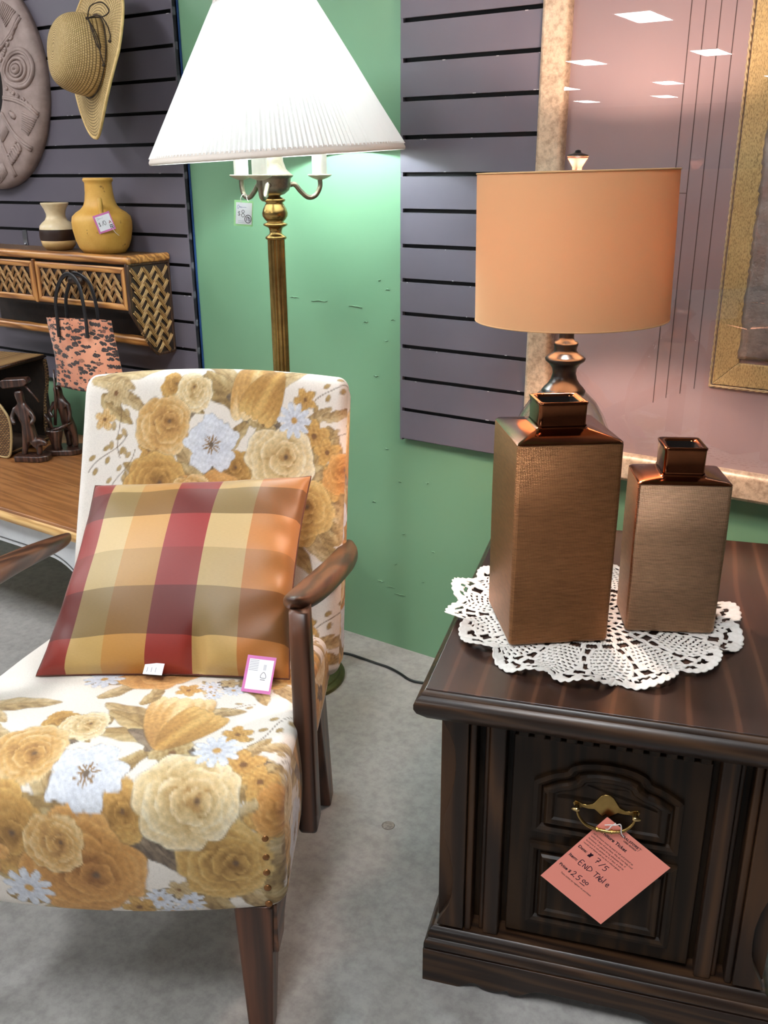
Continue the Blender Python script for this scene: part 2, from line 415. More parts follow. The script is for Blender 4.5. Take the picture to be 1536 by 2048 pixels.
# base moulding with cut-out feet
def base_front():
    z1 = .062; half = []
    xs = np.linspace(0, TW/2, 70); low = []
    for x in xs:
        if x < .058: z = 0
        elif x < .085: z = .014*math.sin((x-.058)/.027*PI/2)
        elif x < .135: z = .014 - .006*math.sin((x-.085)/.05*PI)*1.5
        elif x < .15: z = .0065 + 0*x
        elif x < .19: z = .0065+.018*math.sin((x-.15)/.04*PI/2)
        else: z = .0245
        low.append((x, max(0, z)))
    low = low + [(TW-x, z) for x, z in low[::-1]]
    return low + [(TW, z1), (0, z1)]
V, F = prism(base_front(), .011, .032); fixn(mesh('base_apron', V, F, DKW, tbl, bevel=.0008))
side = [(.032,0),(.1,0),(.13,.02),(D-.13,.02),(D-.1,0),(D-.01,0),(D-.01,.062),(.032,.062)]
for x in (.0005, TW-.0205):
    V, F = prism(side, x, x+.02, 'x'); fixn(mesh('base_side', V, F, DKW, tbl, bevel=.0008))
V, F = ring_prof([(-.04,.0585),(-.0105,.0585),(-.0035,.0615),(-.0008,.067),(-.0012,.073),(-.004,.0785),(-.0075,.081),(-.0068,.085),(-.0062,.09),(-.0095,.0965),(-.014,.1),(-.03,.1005),(-.06,.1005)], 0, TW, .0105, D-.01)
mesh('base_moulding', V, F, DKW, tbl, bevel=.0006)

# furniture ticket hung on the handle
TM = tbl.matrix_basis.copy()
def tloc(x, y, z): return TM @ Vector((x, y, z))
tk = mesh('furniture_ticket', boxv(0, .112, -.146, 0, -.0003, 0), BOXF, SALMON)
tag(tk, 'salmon pink furniture ticket with black writing hung on the brass handle', 'ticket')
# local x along the text line, local y up the sheet, local z out of the cabinet
ax = Vector((.091, -.0015, -.066)).normalized(); ay0 = Vector((.07, .004, .128)).normalized(); az = ax.cross(ay0).normalized(); ay = az.cross(ax)
if az.y > 0: az = -az
mt = Matrix((ax, ay, az)).transposed().to_4x4(); mt.translation = Vector((.2585, .0226, .3560))
tk.matrix_world = TM @ mt
Wt, Ht = .112, .146
def tt(s_, x, x2, y, **kw): return text(tk, s_, x*Wt, (x2-x)*Wt, -y*Ht, kw.pop('mat', INK), **kw)
tt('GENERAL', .20, .405, .068, bold=True, maxh=.006); tt('STORE', .41, .555, .068, bold=True, maxh=.005); tt('USED GOODS', .36, .555, .098, bold=True, maxh=.0034)
ov = [(.98*math.cos(a), math.sin(a)) for a in np.linspace(-.95, .95, 14)]
strokes(tk, [[(.43,.0),(.5,.4),(.6,.5)], [(.55+.03*a, b*.9) for a, b in ov]], 0, -.06*Ht, Wt, .005, .0004, INK, name='logo_oval')
tt('Furniture Ticket', .04, .485, .178, bold=True)
BT = ['All furniture must be paid in full and picked up', 'within 3 days of purchase. We do not help load', 'furniture, so please bring adequate help. If', 'furniture is not picked up in 3 days, it will be', 'resold and there will not be a refund given.']
for k, (s_, e) in enumerate(zip(BT, (.67, .70, .63, .64, .62))): tt(s_, .04, e, .242+.036*k)
tt('Date:', .035, .165, .462, bold=True); tt('Item:', .035, .165, .602, bold=True); tt('Price $', .045, .22, .757, bold=True)
tt('Take ticket to register to purchase', .14, .63, .822)
sw, sh_ = .0078, .0092
def hw_(polys, s0, t0, k=1.0, wd=.0011): strokes(tk, polys, s0*Wt, -t0*Ht, sw*k, sh_*k, wd, INKR)
hw_([[(0,.1),(.6,.1)],[(0,.3),(.7,.35)],[(.1,.5),(.7,.55)],[(.1,.7),(.75,.75)],[(0,0),(.7,.9)],[(.2,0),(.8,.8)],[(.1,.9),(.6,0)]], .2, .475, .9, .0016)
hw_([[(0,.95),(.3,1),(.7,.95),(.5,.5),(.35,0)],[(.2,.5),(.8,.5)]], .31, .48); hw_([[(0,-.1),(.6,1.0)]], .395, .48)
hw_([[(.6,.95),(.15,.95),(.1,.55),(.45,.6),(.6,.3),(.4,0),(.0,.05)],[(.15,.95),(.7,1.0)]], .455, .49)
x = .2
for g in ([[(.6,1),(0,1),(0,0),(.6,0)],[(0,.5),(.5,.5)]], [[(0,0),(0,.8),(.6,0),(.6,.85)]], [[(0,0),(0,1),(.6,.8),(.7,.4),(0,0)]]):
    hw_(g, x, .612); x += .066
x = .44
for g in ([[(-.2,1),(.8,1)],[(.3,1),(.3,0)]], [[(0,0),(.3,.8),(.6,0)],[(.1,.35),(.6,.35)]], [[(0,1.1),(0,0),(.4,.05),(.45,.4),(0,.4)]], [[(0,1.1),(.05,0)]], [[(0,.3),(.45,.35),(.3,.65),(.02,.4),(.2,0),(.6,.1)]]):
    hw_(g, x, .617, 1.0); x += .05
hw_([[(.0,.75),(.25,1),(.5,.75),(.3,.35),(0,0),(.3,.1),(.8,0)]], .245, .765); hw_([[(.65,1),(.15,.95),(.1,.55),(.5,.55),(.55,.2),(.3,0),(0,.05)]], .325, .765)
for k in range(2):
    a = np.linspace(0, 2*PI, 9); hw_([[(.25+.25*math.cos(q), .25+.25*math.sin(q)) for q in a]], .405+.05*k, .745)
hw_([[(0,0),(1.1,.05)]], .40, .772)
# loop of string
pts = smoothpath([(.006,-.012,.0012),(.008,-.004,.006),(.012,.004,.010),(.016,.008,.008),(.020,.006,.009),(.026,-.001,.009),(.033,-.004,.008)], 5)
V, F = tube(pts, .0008, 8); mesh('string', V, F, STRING, tk, smooth=True)
pts = smoothpath([(.012,.004,.006),(.010,-.003,.008),(.011,-.010,.007),(.0105,-.016,.002)], 5)
V, F = tube(pts, .0008, 8); mesh('string', V, F, STRING, tk, smooth=True)

# ------------------------------------------------------------------ lace doily
LACE = plain('cotton_lace', (232,228,222), .85, c2=(222,216,208), nscale=200, bump=.6, bscale=700, bdist=.0008)
def doily():
    NR, NA, RR, K = 74, 896, .232, 14
    V = []; idx = {}
    rad = np.linspace(.012, 1.0, NR)
    rnd = [random.uniform(-1, 1) for _ in range(64)]
    for i, q in enumerate(rad):
        for j in range(NA):
            a = 2*PI*j/NA
            lob = abs(math.cos(K*a/2))                      # 1 at scallop tip, 0 at notch
            edge = 1 - .10*(1-lob**.7) + .012*abs(math.sin(K*4.5*a)) + .02*math.sin(3*a+1)
            r = RR*q*(edge*q**3 + (1-q**3))
            ruff = max(0, q-.77)**1.15*(1-.85*max(0, math.sin(a+.25)))*3.6*(.012*math.sin(K*a+1.2*math.sin(a*3)) + .009*math.sin(K*a/2*1+2) + .014)
            x, y = r*math.cos(a), r*math.sin(a)
            V.append((x, y, .0016 + max(0, ruff)*.85 + .0006*math.sin(j*.9+i)))
    F = []
    for i in range(NR-1):
        for j in range(NA):
            q = (rad[i]+rad[i+1])/2; a = 2*PI*(j+.5)/NA
            ph = (K*a/(2*PI)) % 1.0; d = abs(ph-.5)*2                # d=0 mid motif, 1 between
            hole = False
            if q < .22: hole = (i % 4 in (1, 2)) and (j % 56 < 26) and q > .05
            elif q < .40: hole = (i % 5 in (1, 2, 3)) and ((j + (i//5)*14) % 28 < 15)
            elif q < .48: hole = (i % 6 in (1, 2, 3, 4)) and (j % 32 < 22)
            elif q < .90:
                s = (q-.48)/.42; wdt = .78*math.sin(PI*min(1, .18+.75*s))**.8
                if d < wdt: hole = (i % 3 == 1) and ((j + (i//3)*4) % 8 < 5)           # pineapple ladder
                elif d < wdt+.12: hole = False
                else: hole = (i % 7 in (1, 2, 3, 4, 5)) and ((j + (i//7)*9) % 18 < 12)  # open mesh between
            elif q < .955: hole = (i % 5 in (1, 2)) and (j % 16 < 6) 
            if not hole:
                k = (j+1) % NA; F.append((i*NA+j, i*NA+k, (i+1)*NA+k, (i+1)*NA+j))
    F.append(tuple(range(NA-1, -1, -1)))
    o = mesh('doily', V, F, LACE, None, smooth=True, solid=.0011)
    o.matrix_world = TM @ Matrix.Translation((.203, .285, .5335)) @ Matrix.Rotation(.25, 4, 'Z')
    return tag(o, 'white crocheted lace doily with scalloped edge on the end table', 'doily')
doily()

# ------------------------------------------------------------------ copper vases
def copper(name, base, ribs):
    t = NT(name); v = t.coord('Object')
    sx = t.n('ShaderNodeSeparateXYZ'); t.l(v, sx.inputs[0])
    n_ = t.noise(v, 22, 4, .7); t.set(Metallic=1.0)
    if ribs:
        mp = t.coord('Object', (45, 45, 330)); st_ = t.noise(mp, 1.0, 5, .75)
        mul = t.n('ShaderNodeMath', operation='MULTIPLY'); t.l(sx.outputs[2], mul.inputs[0]); mul.inputs[1].default_value = 2*PI/.0021
        si = t.n('ShaderNodeMath', operation='SINE'); t.l(mul.outputs[0], si.inputs[0])
        ad = t.n('ShaderNodeMath', operation='ADD'); t.l(sx.outputs[0], ad.inputs[0]); t.l(sx.outputs[1], ad.inputs[1])
        mx = t.n('ShaderNodeMath', operation='MULTIPLY'); t.l(ad.outputs[0], mx.inputs[0]); mx.inputs[1].default_value = 2*PI/.0024
        sy = t.n('ShaderNodeMath', operation='SINE'); t.l(mx.outputs[0], sy.inputs[0])
        hh = t.n('ShaderNodeMath', operation='MULTIPLY_ADD'); t.l(sy.outputs[0], hh.inputs[0]); hh.inputs[1].default_value = .35; t.l(si.outputs[0], hh.inputs[2])
        f = t.n('ShaderNodeMapRange'); t.l(hh.outputs[0], f.inputs[0]); f.inputs[1].default_value = -1.2; f.inputs[2].default_value = 1.2
        c_ = t.mix(f.outputs[0], C4(tuple(x*.40 for x in base)), C4(tuple(min(255, x*1.06) for x in base))); 
        c_ = t.mix(.36, c_, t.ramp(st_, [(.25, C4(tuple(x*.5 for x in base))), (.55, C4(base)), (.8, C4(tuple(min(255, x*1.22) for x in base)))]))
        t.l(c_, t.b.inputs['Base Color']); t.set(Roughness=.38); t.bump(hh.outputs[0], .5, .0006)
    else:
        t.l(t.ramp(n_, [(.3, C4(tuple(x*.85 for x in base))), (.7, C4(base))]), t.b.inputs['Base Color']); t.set(Roughness=.13)
    return t.m
COP1 = copper('copper_ribbed', (182,128,86), True); COP2 = copper('copper_ribbed_silvery', (206,164,130), True); COPG = copper('copper_gloss', (140,84,54), False)
INS = plain('vase_inside', (20,12,8), .6)
def rrect(hx, hy, r, n=5):
    out = []
    for cx_, cy_, a0 in ((hx-r, hy-r, 0), (-hx+r, hy-r, 90), (-hx+r, -hy+r, 180), (hx-r, -hy+r, 270)):
        for k in range(n+1):
            a = R(a0+90*k/n); out.append((cx_+r*math.cos(a), cy_+r*math.sin(a)))
    return out
def loft(rows):
    n = len(rows[0]); V = [v for r_ in rows for v in r_]; F = []
    for j in range(len(rows)-1):
        for i in range(n): k = (i+1) % n; F.append((j*n+i, j*n+k, (j+1)*n+k, (j+1)*n+i))
    return V, F, n
def vase(name, cxy, rot, hx, hy, h, nk, nz0, nz1, m_rib, label):
    root = empty(name); root.matrix_world = TM @ Matrix.Translation((cxy[0], cxy[1], .5378)) @ Matrix.Rotation(rot, 4, 'Z')
    rows = []
    for z, s in ((0, -.006), (.001, -.002), (.005, 0), (h*.33, .0005), (h*.66, .001), (h-.003, .0005), (h, -.001)):
        rows.append([(x, y, z) for x, y in rrect(hx+s, hy+s, .006)])
    V, F, n = loft(rows); F.append(tuple(range(n-1, -1, -1))); F.append(tuple((len(rows)-1)*n+i for i in range(n)))
    mesh('body', V, F, m_rib, root, smooth=True, bevel=0)
    kx, ky = nk; rows = []
    for z, X, Y_, r_ in ((h-.0005, hx+.0005, hy+.0005, .006), (h+.002, hx-.002, hy-.002, .007), (nz0-.003, kx+.006, ky+.006, .008), (nz0, kx+.001, ky+.001, .007), (nz0+.003, kx, ky, .006)):
        rows.append([(x, y, z) for x, y in rrect(X, Y_, r_)])
    V, F, n = loft(rows); sh = mesh('shoulder', V, F, COPG, root, smooth=True)
    rows = []
    for z, d in ((nz0, 0), (nz0+.001, .0018), (nz0+.004, .0005), (nz1-.006, .001), (nz1-.0015, .0022), (nz1, .0005), (nz1-.001, -.006), (nz1-.004, -.0075)):
        rows.append([(x, y, z) for x, y in rrect(kx+d, ky+d, .006)])
    V, F, n = loft(rows); mesh('neck', V, F, COPG, root, smooth=True)
    rows = [[(x, y, z) for x, y in rrect(kx-.0075, ky-.0075, .004)] for z in (nz1-.004, nz0-.06)]; V, F, n = loft(rows); F.append(tuple(n+i for i in range(n))); mesh('inside', V, F, INS, root)
    return tag(root, label, 'vase', 'copper vases on the doily')
vase('copper_vase', (.1375, .241), R(21.2), .075, .077, .309, (.034, .031), .321, .357, COP1, 'taller square copper vase standing on the lace doily')
vase('copper_vase', (.3165, .2955), R(10.7), .0665, .047, .238, (.029, .029), .247, .288, COP2, 'shorter square copper vase beside the taller one')

# ------------------------------------------------------------------ table lamp
tl = empty('table_lamp'); tl.matrix_world = TM @ Matrix.Translation((.12, .53, .5372))
tag(tl, 'table lamp with peach drum shade, black turned neck and clear glass body', 'lamp')
z0 = .5372
t = NT('clear_glass'); gl = t.n('ShaderNodeBsdfGlossy'); gl.inputs['Roughness'].default_value = .02; tr = t.n('ShaderNodeBsdfTransparent'); tr.inputs[0].default_value = (.97,.985,.98,1)
lw = t.n('ShaderNodeLayerWeight'); pw = t.n('ShaderNodeMath', operation='POWER'); t.l(lw.outputs['Facing'], pw.inputs[0]); pw.inputs[1].default_value = 2.6
fr = t.n('ShaderNodeMath', operation='MULTIPLY_ADD'); t.l(pw.outputs[0], fr.inputs[0]); fr.inputs[1].default_value = .92; fr.inputs[2].default_value = .05; mx = t.n('ShaderNodeMixShader')
t.l(fr.outputs[0], mx.inputs[0]); t.l(tr.outputs[0], mx.inputs[1]); t.l(gl.outputs[0], mx.inputs[2]); t.l(mx.outputs[0], t.out.inputs[0]); GLASS = t.m
pr = [(.05,.0),(.062,.004),(.068,.02),(.085,.06),(.102,.11),(.107,.15),(.102,.19),(.09,.22),(.072,.262),(.058,.284),(.044,.298),(.036,.305)]
inn = [(max(r-.0035, .01), z+.003 if z < .01 else z) for r, z in pr[::-1]]
V, F = lathe(pr+inn, 48, cap=False); n_ = 48; m_ = len(pr+inn)
F.append(tuple(range(n_-1, -1, -1))); F.append(tuple((m_-1)*n_+i for i in range(n_)))
mesh('glass_body', V, F, GLASS, tl, smooth=True)
nz = lambda z: z-z0
V, F = lathe([(.036,nz(.8345)),(.0375,nz(.837)),(.038,nz(.842)),(.034,nz(.847)),(.028,nz(.853)),(.0225,nz(.862)),(.020,nz(.872)),(.0215,nz(.881)),(.027,nz(.889)),(.0335,nz(.894)),(.0345,nz(.898)),(.030,nz(.902)),(.022,nz(.907)),(.0185,nz(.912)),(.0195,nz(.918)),(.021,nz(.922)),(.020,nz(.926)),(.0135,nz(.9285)),(.0128,nz(.935)),(.0128,nz(.985)),(.0135,nz(.99)),(.010,nz(.992))], 40)
mesh('turned_neck', V, F, DKMETAL, tl, smooth=True)
V, F = lathe([(.004,nz(.992)),(.004,nz(1.03))], 12); mesh('stem', V, F, BRASS, tl)
V, F = lathe([(.014,nz(1.02)),(.016,nz(1.03)),(.0165,nz(1.05)),(.014,nz(1.056))], 20); mesh('socket', V, F, BRASS, tl, smooth=True)
def bulb(parent, c, r, col, e, nm='bulb'):
    V, F = lathe([(r*.4,-r*1.9),(r*.45,-r*1.4),(r*.75,-r*.75),(r*.98,-r*.2),(r,.15*r),(r*.85,.6*r),(r*.5,.9*r),(r*.1,1.0*r)], 16)
    return mesh(nm, V, F, emis(nm+'_glow', col, e), parent, smooth=True, loc=c)
bulb(tl, (0, 0, nz(1.105)), .026, TLAMP_C, TLAMP_E)
# harp and spider
pts = smoothpath([(.012,0,nz(1.03)),(.045,0,nz(1.06)),(.05,0,nz(1.12)),(.03,0,nz(1.18)),(0,0,nz(1.199)),(-.03,0,nz(1.18)),(-.05,0,nz(1.12)),(-.045,0,nz(1.06)),(-.012,0,nz(1.03))], 6)
V, F = tube(pts, .0016, 6); mesh('harp', V, F, BRASS, tl, smooth=True)
def shade_mat(name, c, trans, tc, rough=.8, bumpkind=None):
    t = NT(name); t.set(Base_Color=C4(c), Roughness=rough)
    v = t.coord('Object', (1,1,1)); nn = t.noise(v, 400, 2)
    tr = t.n('ShaderNodeBsdfTranslucent'); tr.inputs[0].default_value = C4(tc)
    mx = t.n('ShaderNodeMixShader'); mx.inputs[0].default_value = trans
    t.l(t.b.outputs[0], mx.inputs[1]); t.l(tr.outputs[0], mx.inputs[2]); t.l(mx.outputs[0], t.out.inputs[0]); t.bump(nn, .1, .0005); return t
SH1 = shade_mat('peach_linen', (210,166,120), .125, (218,162,112)).m
SHI = shade_mat('shade_lining', (236,214,186), .42, (240,200,160)).m
def drum(nm, r0, r1, za, zb, mat, th=.0016, parent=None, n=96):
    V, F = lathe([(r0,za),(r1,zb),(r1-th,zb),(r0-th,za),(r0,za)], n, cap=False); return mesh(nm, V, F, mat, parent, smooth=False, bevel=0)
sh = empty('shade'); sh.parent = tl; sh.location = (0, 0, nz(1.2)); sh.rotation_euler = (0, R(-1.2), 0)
o = drum('shade_cloth', .1615, .1605, -.233, 0, SH1, parent=sh, n=128); o.data.shade_smooth(); o.modifiers.new('e', 'EDGE_SPLIT').split_angle = R(40)
for z in (-.2335, 0): V, F = tube([(.1608*math.cos(a), .1608*math.sin(a), z) for a in np.linspace(0, 2*PI, 97)[:-1]], .0014, 6, closed=True); mesh('rim_wire', V, F, plain('peach_trim', (214,168,118), .8), sh, smooth=True)
parts = []
for k in range(3):
    a = 2*PI*k/3+.4; parts.append(tube([(0,0,.0005),(.16*math.cos(a), .16*math.sin(a), -.003)], .0014, 6))
V, F = cat_(parts); mesh('spider', V, F, BRASS, sh)
V, F = lathe([(.006,nz(1.2)),(.008,nz(1.203)),(.0078,nz(1.206)),(.0135,nz(1.2155)),(.0165,nz(1.2195)),(.0168,nz(1.222))], 28); fn = mesh('finial', V, F, plain('rose_glass', (120,88,84), .1, .0, Coat_Weight=.6), tl, smooth=True)
V, F = lathe([(.017,nz(1.2215)),(.0172,nz(1.2245)),(.012,nz(1.2265)),(.0055,nz(1.2285)),(.005,nz(1.231)),(.002,nz(1.2325))], 28); mesh('finial_cap', V, F, DKMETAL, fn, smooth=True)
pts = smoothpath([tuple(tl.matrix_world.inverted() @ Vector(q)) for q in ()] or [(0,.05,.004),(.02,.11,.003),(.06,.145,.003)], 6)
V, F = tube(pts, .0025, 8); mesh('cord', V, F, BLACK, tl, smooth=True)

# ------------------------------------------------------------------ framed picture
pic = empty('framed_picture', (-.852, -.0205, .588)); PW, PH = 1.34, 1.30
tag(pic, 'large glazed picture in a champagne gold frame hung on the slatted panel', 'picture')
t = NT('champagne_frame'); v = t.coord(); a_ = t.noise(v, 14, 6, .7); b_ = t.noise(v, 90, 4, .7)
cc = t.mix(.45, t.ramp(a_, [(.3, C4((150,124,100))), (.5, C4((196,168,138))), (.68, C4((218,196,168)))]), t.ramp(b_, [(.35, C4((120,100,82))), (.6, C4((222,200,170)))]))
t.l(cc, t.b.inputs['Base Color']); t.set(Roughness=.42, Metallic=.25); t.bump(b_, .25, .001); CHAMP = t.m
def mitre_rail(name, parent, L_, wid, prof, mat, M):
    """rail along +x, inner side +z; mitred ends. prof: [(t across width 0..1, depth)]"""
    n = len(prof); V = []
    for t_, d in prof: V.append((t_*wid, -d, t_*wid))
    for t_, d in prof: V.append((L_-t_*wid, -d, t_*wid))
    F = [(i, (i+1) % n, (i+1) % n+n, i+n) for i in range(n)] + [tuple(range(n-1, -1, -1)), tuple(range(n, 2*n))]
    V = [tuple(M @ Vector(q)) for q in V]
    return fixn(mesh(name, V, F, mat, parent, bevel=.0015))
def four_rails(name, parent, x0, z0_, x1, z1, wid, prof, mat):
    W_, H_ = x1-x0, z1-z0_
    mitre_rail(name, parent, W_, wid, prof, mat, Matrix.Translation((x0, 0, z0_)))
    mitre_rail(name, parent, H_, wid, prof, mat, Matrix.Translation((x0, 0, z1)) @ Matrix.Rotation(R(90), 4, 'Y'))
    mitre_rail(name, parent, W_, wid, prof, mat, Matrix.Translation((x1, 0, z1)) @ Matrix.Rotation(R(180), 4, 'Y'))
    mitre_rail(name, parent, H_, wid, prof, mat, Matrix.Translation((x1, 0, z0_)) @ Matrix.Rotation(R(-90), 4, 'Y'))
four_rails('frame_rail', pic, 0, 0, PW, PH, .0575, [(0,0),(0,.020),(.12,.026),(.8,.026),(.93,.022),(1,.016),(1,0)], CHAMP)
t = NT('mauve_mat'); v = t.coord(); a_ = t.noise(v, 3, 3)
t.l(t.ramp(a_, [(.3, C4((138,117,117))), (.7, C4((145,123,122)))]), t.b.inputs['Base Color']); t.set(Roughness=.5); MATB = t.m
box('mat_board', (.05, PW-.05, -.006, -.003, .05, PH-.05), MATB, pic, bevel=0)
LINE = plain('mat_line', (70,50,48), .7)
def lx(X): return X+.852
def lz(z): return z-.588
for k, (X, zb) in enumerate(((-.572,.758),(-.547,.771),(-.52,.783),(-.4935,.796))):
    x = lx(X)
    if k == 0:
        box('ruled_line', (x-.0008, x+.0008, -.0066, -.006, lz(1.161), PH-.06), LINE, pic, bevel=0)
        box('ruled_line', (x-.0008, x+.0242, -.0066, -.006, lz(1.160), lz(1.1615)), LINE, pic, bevel=0)
        box('ruled_line', (x-.0008, x+.0008, -.0066, -.006, lz(zb), lz(1.144)), LINE, pic, bevel=0)
    else: box('ruled_line', (x-.0008, x+.0008, -.0066, -.006, lz(zb), PH-.06), LINE, pic, bevel=0)
# mirrored set on the far side of the sheet
for X, zb in ((-.572,.758),(-.547,.771),(-.52,.783),(-.4935,.796)):
    x = PW-lx(X); box('ruled_line', (x-.0008, x+.0008, -.0066, -.006, lz(zb), PH-.06), LINE, pic, bevel=0)
t = NT('gold_linen'); v = t.coord('Object', (1, 1, .35)); a_ = t.noise(v, 620, 2); b_ = t.noise(t.coord(), 8, 4)
t.l(t.mix(.6, t.ramp(b_, [(.3, C4((150,124,76))), (.7, C4((196,166,112)))]), t.ramp(a_, [(.35, C4((122,98,60))), (.55, C4((206,178,122)))])), t.b.inputs['Base Color'])
t.set(Roughness=.4, Metallic=.15); t.bump(a_, .2, .0006); GOLDL = t.m
gx, gz = lx(-.463), lz(.807); gx1, gz1 = PW-gx, PH+.2-.12
gz1 = PH-.19
four_rails('gold_mat_rail', pic, gx+.004, gz+.004, gx1-.004, gz1-.004, .045, [(0,.006),(0,.012),(.9,.0105),(1,.0095),(1,.006)], GOLDL)
# twisted rope edge round the gold
loopp = []
for a, b in (((gx,gz),(gx1,gz)), ((gx1,gz),(gx1,gz1)), ((gx1,gz1),(gx,gz1)), ((gx,gz1),(gx,gz))):
    L_ = math.dist(a, b); n_ = int(L_/.0022)
    loopp += [(a[0]+(b[0]-a[0])*k/n_, a[1]+(b[1]-a[1])*k/n_) for k in range(n_)]
ROPE = plain('rope_gold', (186,160,120), .45, .3)
for ph in (0, PI):
    pts = [(x + .0012*math.cos(i*.55+ph), -.0105+.0012*math.sin(i*.55+ph), z + .0012*math.cos(i*.55+ph)) for i, (x, z) in enumerate(loopp)]
    V, F = tube(pts, .0019, 6, closed=True); mesh('rope_edge', V, F, ROPE, pic, smooth=True)
# embossed silver panel
t = NT('pewter_relief'); v = t.coord(); a_ = t.noise(v, 28, 5, .65); b_ = t.noise(v, 130, 3)
t.l(t.ramp(a_, [(.3, C4((118,106,100))), (.7, C4((160,148,140)))]), t.b.inputs['Base Color']); t.set(Roughness=.42, Metallic=.35)
t.bump(a_, .8, .006); SILV = t.m
px0, pz0, px1, pz1 = gx+.047, gz+.058, gx1-.047, gz1-.058
NX, NZ = 60, 100; V = []
for j in range(NZ+1):
    for i in range(NX+1):
        x = px0+(px1-px0)*i/NX; z = pz0+(pz1-pz0)*j/NZ; e = min(i, NX-i, j, NZ-j)
        wob = .0025*math.sin(17*x+9*z)*math.cos(23*z-5*x) + .0018*math.sin(61*x)*math.sin(47*z)
        jit = (random.uniform(-.002,.002) if e == 0 else 0)
        V.append((x+jit, -.0145+wob-(.002 if e > 0 else -.002), z+jit))
F = [(j*(NX+1)+i, j*(NX+1)+i+1, (j+1)*(NX+1)+i+1, (j+1)*(NX+1)+i) for j in range(NZ) for i in range(NX)]
rel = mesh('relief_panel', V, F, SILV, pic, smooth=True, solid=.003)
random.seed(11)
for k in range(46):
    cx_, cz_ = random.uniform(px0+.02, px1-.02), random.uniform(pz0+.02, pz1-.02); a0 = random.uniform(0, 6.28); sg = random.choice((-1, 1)); r0 = random.uniform(.012, .026)
    pts = []
    for q in range(26):
        s_ = q/25; a = a0+sg*s_*random.uniform(6.8, 7.0); r_ = r0*(1-.75*s_)
        pts.append((min(px1-.004, max(px0+.004, cx_+r_*math.cos(a))), -.0185, min(pz1-.004, max(pz0+.004, cz_+r_*math.sin(a)))))
    V, F = tube(pts, .0022, 6); mesh('scroll_relief', V, F, SILV, rel, smooth=True)
t = NT('picture_glass'); gl = t.n('ShaderNodeBsdfGlossy'); gl.inputs['Roughness'].default_value = .0; tr = t.n('ShaderNodeBsdfTransparent')
lw = t.n('ShaderNodeLayerWeight'); pw = t.n('ShaderNodeMath', operation='POWER'); t.l(lw.outputs['Facing'], pw.inputs[0]); pw.inputs[1].default_value = 5.0
fr = t.n('ShaderNodeMath', operation='MULTIPLY_ADD'); t.l(pw.outputs[0], fr.inputs[0]); fr.inputs[1].default_value = .92; fr.inputs[2].default_value = .075; mx = t.n('ShaderNodeMixShader')
t.l(fr.outputs[0], mx.inputs[0]); t.l(tr.outputs[0], mx.inputs[1]); t.l(gl.outputs[0], mx.inputs[2]); t.l(mx.outputs[0], t.out.inputs[0]); PGL = t.m
mesh('picture_glass', [(.05,-.0215,.05),(PW-.05,-.0215,.05),(PW-.05,-.0215,PH-.05),(.05,-.0215,PH-.05)], [(0,1,2,3)], PGL, pic)

# ------------------------------------------------------------------ floor lamp
FLX, FLY = -1.341, -.274
fl_ = empty('floor_lamp', (FLX, FLY, 0), YAW)      # local x runs to the viewer's right
tag(fl_, 'brass floor lamp with wide white pleated shade behind the armchair', 'lamp')
V, F = lathe([(.1275,0),(.1275,.008),(.123,.012),(.116,.014),(.115,.018),(.104,.021),(.094,.023),(.092,.028),(.075,.033),(.05,.04),(.03,.052),(.022,.07),(.016,.076)], 56)
mesh('base', V, F, plain('base_brass', (112,104,66), .35, .9, c2=(84,80,52), nscale=20), fl_, bevel=.001)
# reeded pole
prof = [(a, .0160+.0026*abs(math.sin(a*6))) for a in np.linspace(0, 2*PI, 129)[:-1]]
rows = [[(r_*math.cos(a), r_*math.sin(a), z) for a, r_ in prof] for z in (.07, .3, .6, .9, 1.069)]
V, F, n_ = loft(rows); mesh('pole', V, F, BRASS, fl_, smooth=True)
V, F = lathe([(.02,1.066),(.023,1.069),(.022,1.072),(.019,1.074),(.0135,1.078),(.013,1.084),(.015,1.090),(.022,1.0935),(.026,1.096),(.0255,1.0985),(.019,1.101),(.0175,1.103),(.022,1.107),(.0265,1.114),(.0272,1.120),(.0245,1.129),(.0205,1.136),(.0175,1.141),(.0225,1.144),(.0235,1.147),(.019,1.150),(.013,1.153),(.013,1.157)], 40)
mesh('turned_knob', V, F, BRASS, fl_, smooth=True)
V, F = lathe([(.012,1.155),(.022,1.158),(.032,1.166),(.0355,1.174),(.036,1.188),(.0375,1.1905),(.041,1.193),(.042,1.1955),(.036,1.199),(.027,1.208),(.022,1.222),(.02,1.24)], 40)
mesh('body_cup', V, F, PEWTER, fl_, smooth=True)
for k, ang in enumerate((18, 142, 260)):
    a = R(ang); c, s = math.cos(a), math.sin(a); RD = .1 if k == 0 else .096
    arm = smoothpath([(.033*c,.033*s,1.176),(.045*c,.045*s,1.177),(.058*c,.058*s,1.163),(.074*c,.074*s,1.151),(.09*c,.09*s,1.155),(RD*c,RD*s,1.172),(RD*c,RD*s,1.190)], 6)
    V, F = tube(arm, .0052, 12); am = mesh('arm', V, F, PEWTER, fl_, smooth=True)
    V, F = lathe([(.006,1.186),(.016,1.1895),(.024,1.1935),(.0255,1.1955),(.0245,1.197),(.016,1.1965)], 32); mesh('drip_cup', V, F, plain('pale_pewter', (214,206,186), .4, .5), am, smooth=True, loc=(RD*c, RD*s, 0))
    V, F = lathe([(.0155,1.1955),(.0155,1.252),(.0148,1.254),(.008,1.254)], 28); sl = mesh('candle_sleeve', V, F, IVORY, am, smooth=False, loc=(RD*c, RD*s, 0)); sl.data.shade_smooth(); sl.modifiers.new('e', 'EDGE_SPLIT').split_angle = R(40)
V, F = lathe([(.006,1.24),(.006,1.30)], 12); mesh('stem', V, F, BRASS, fl_)
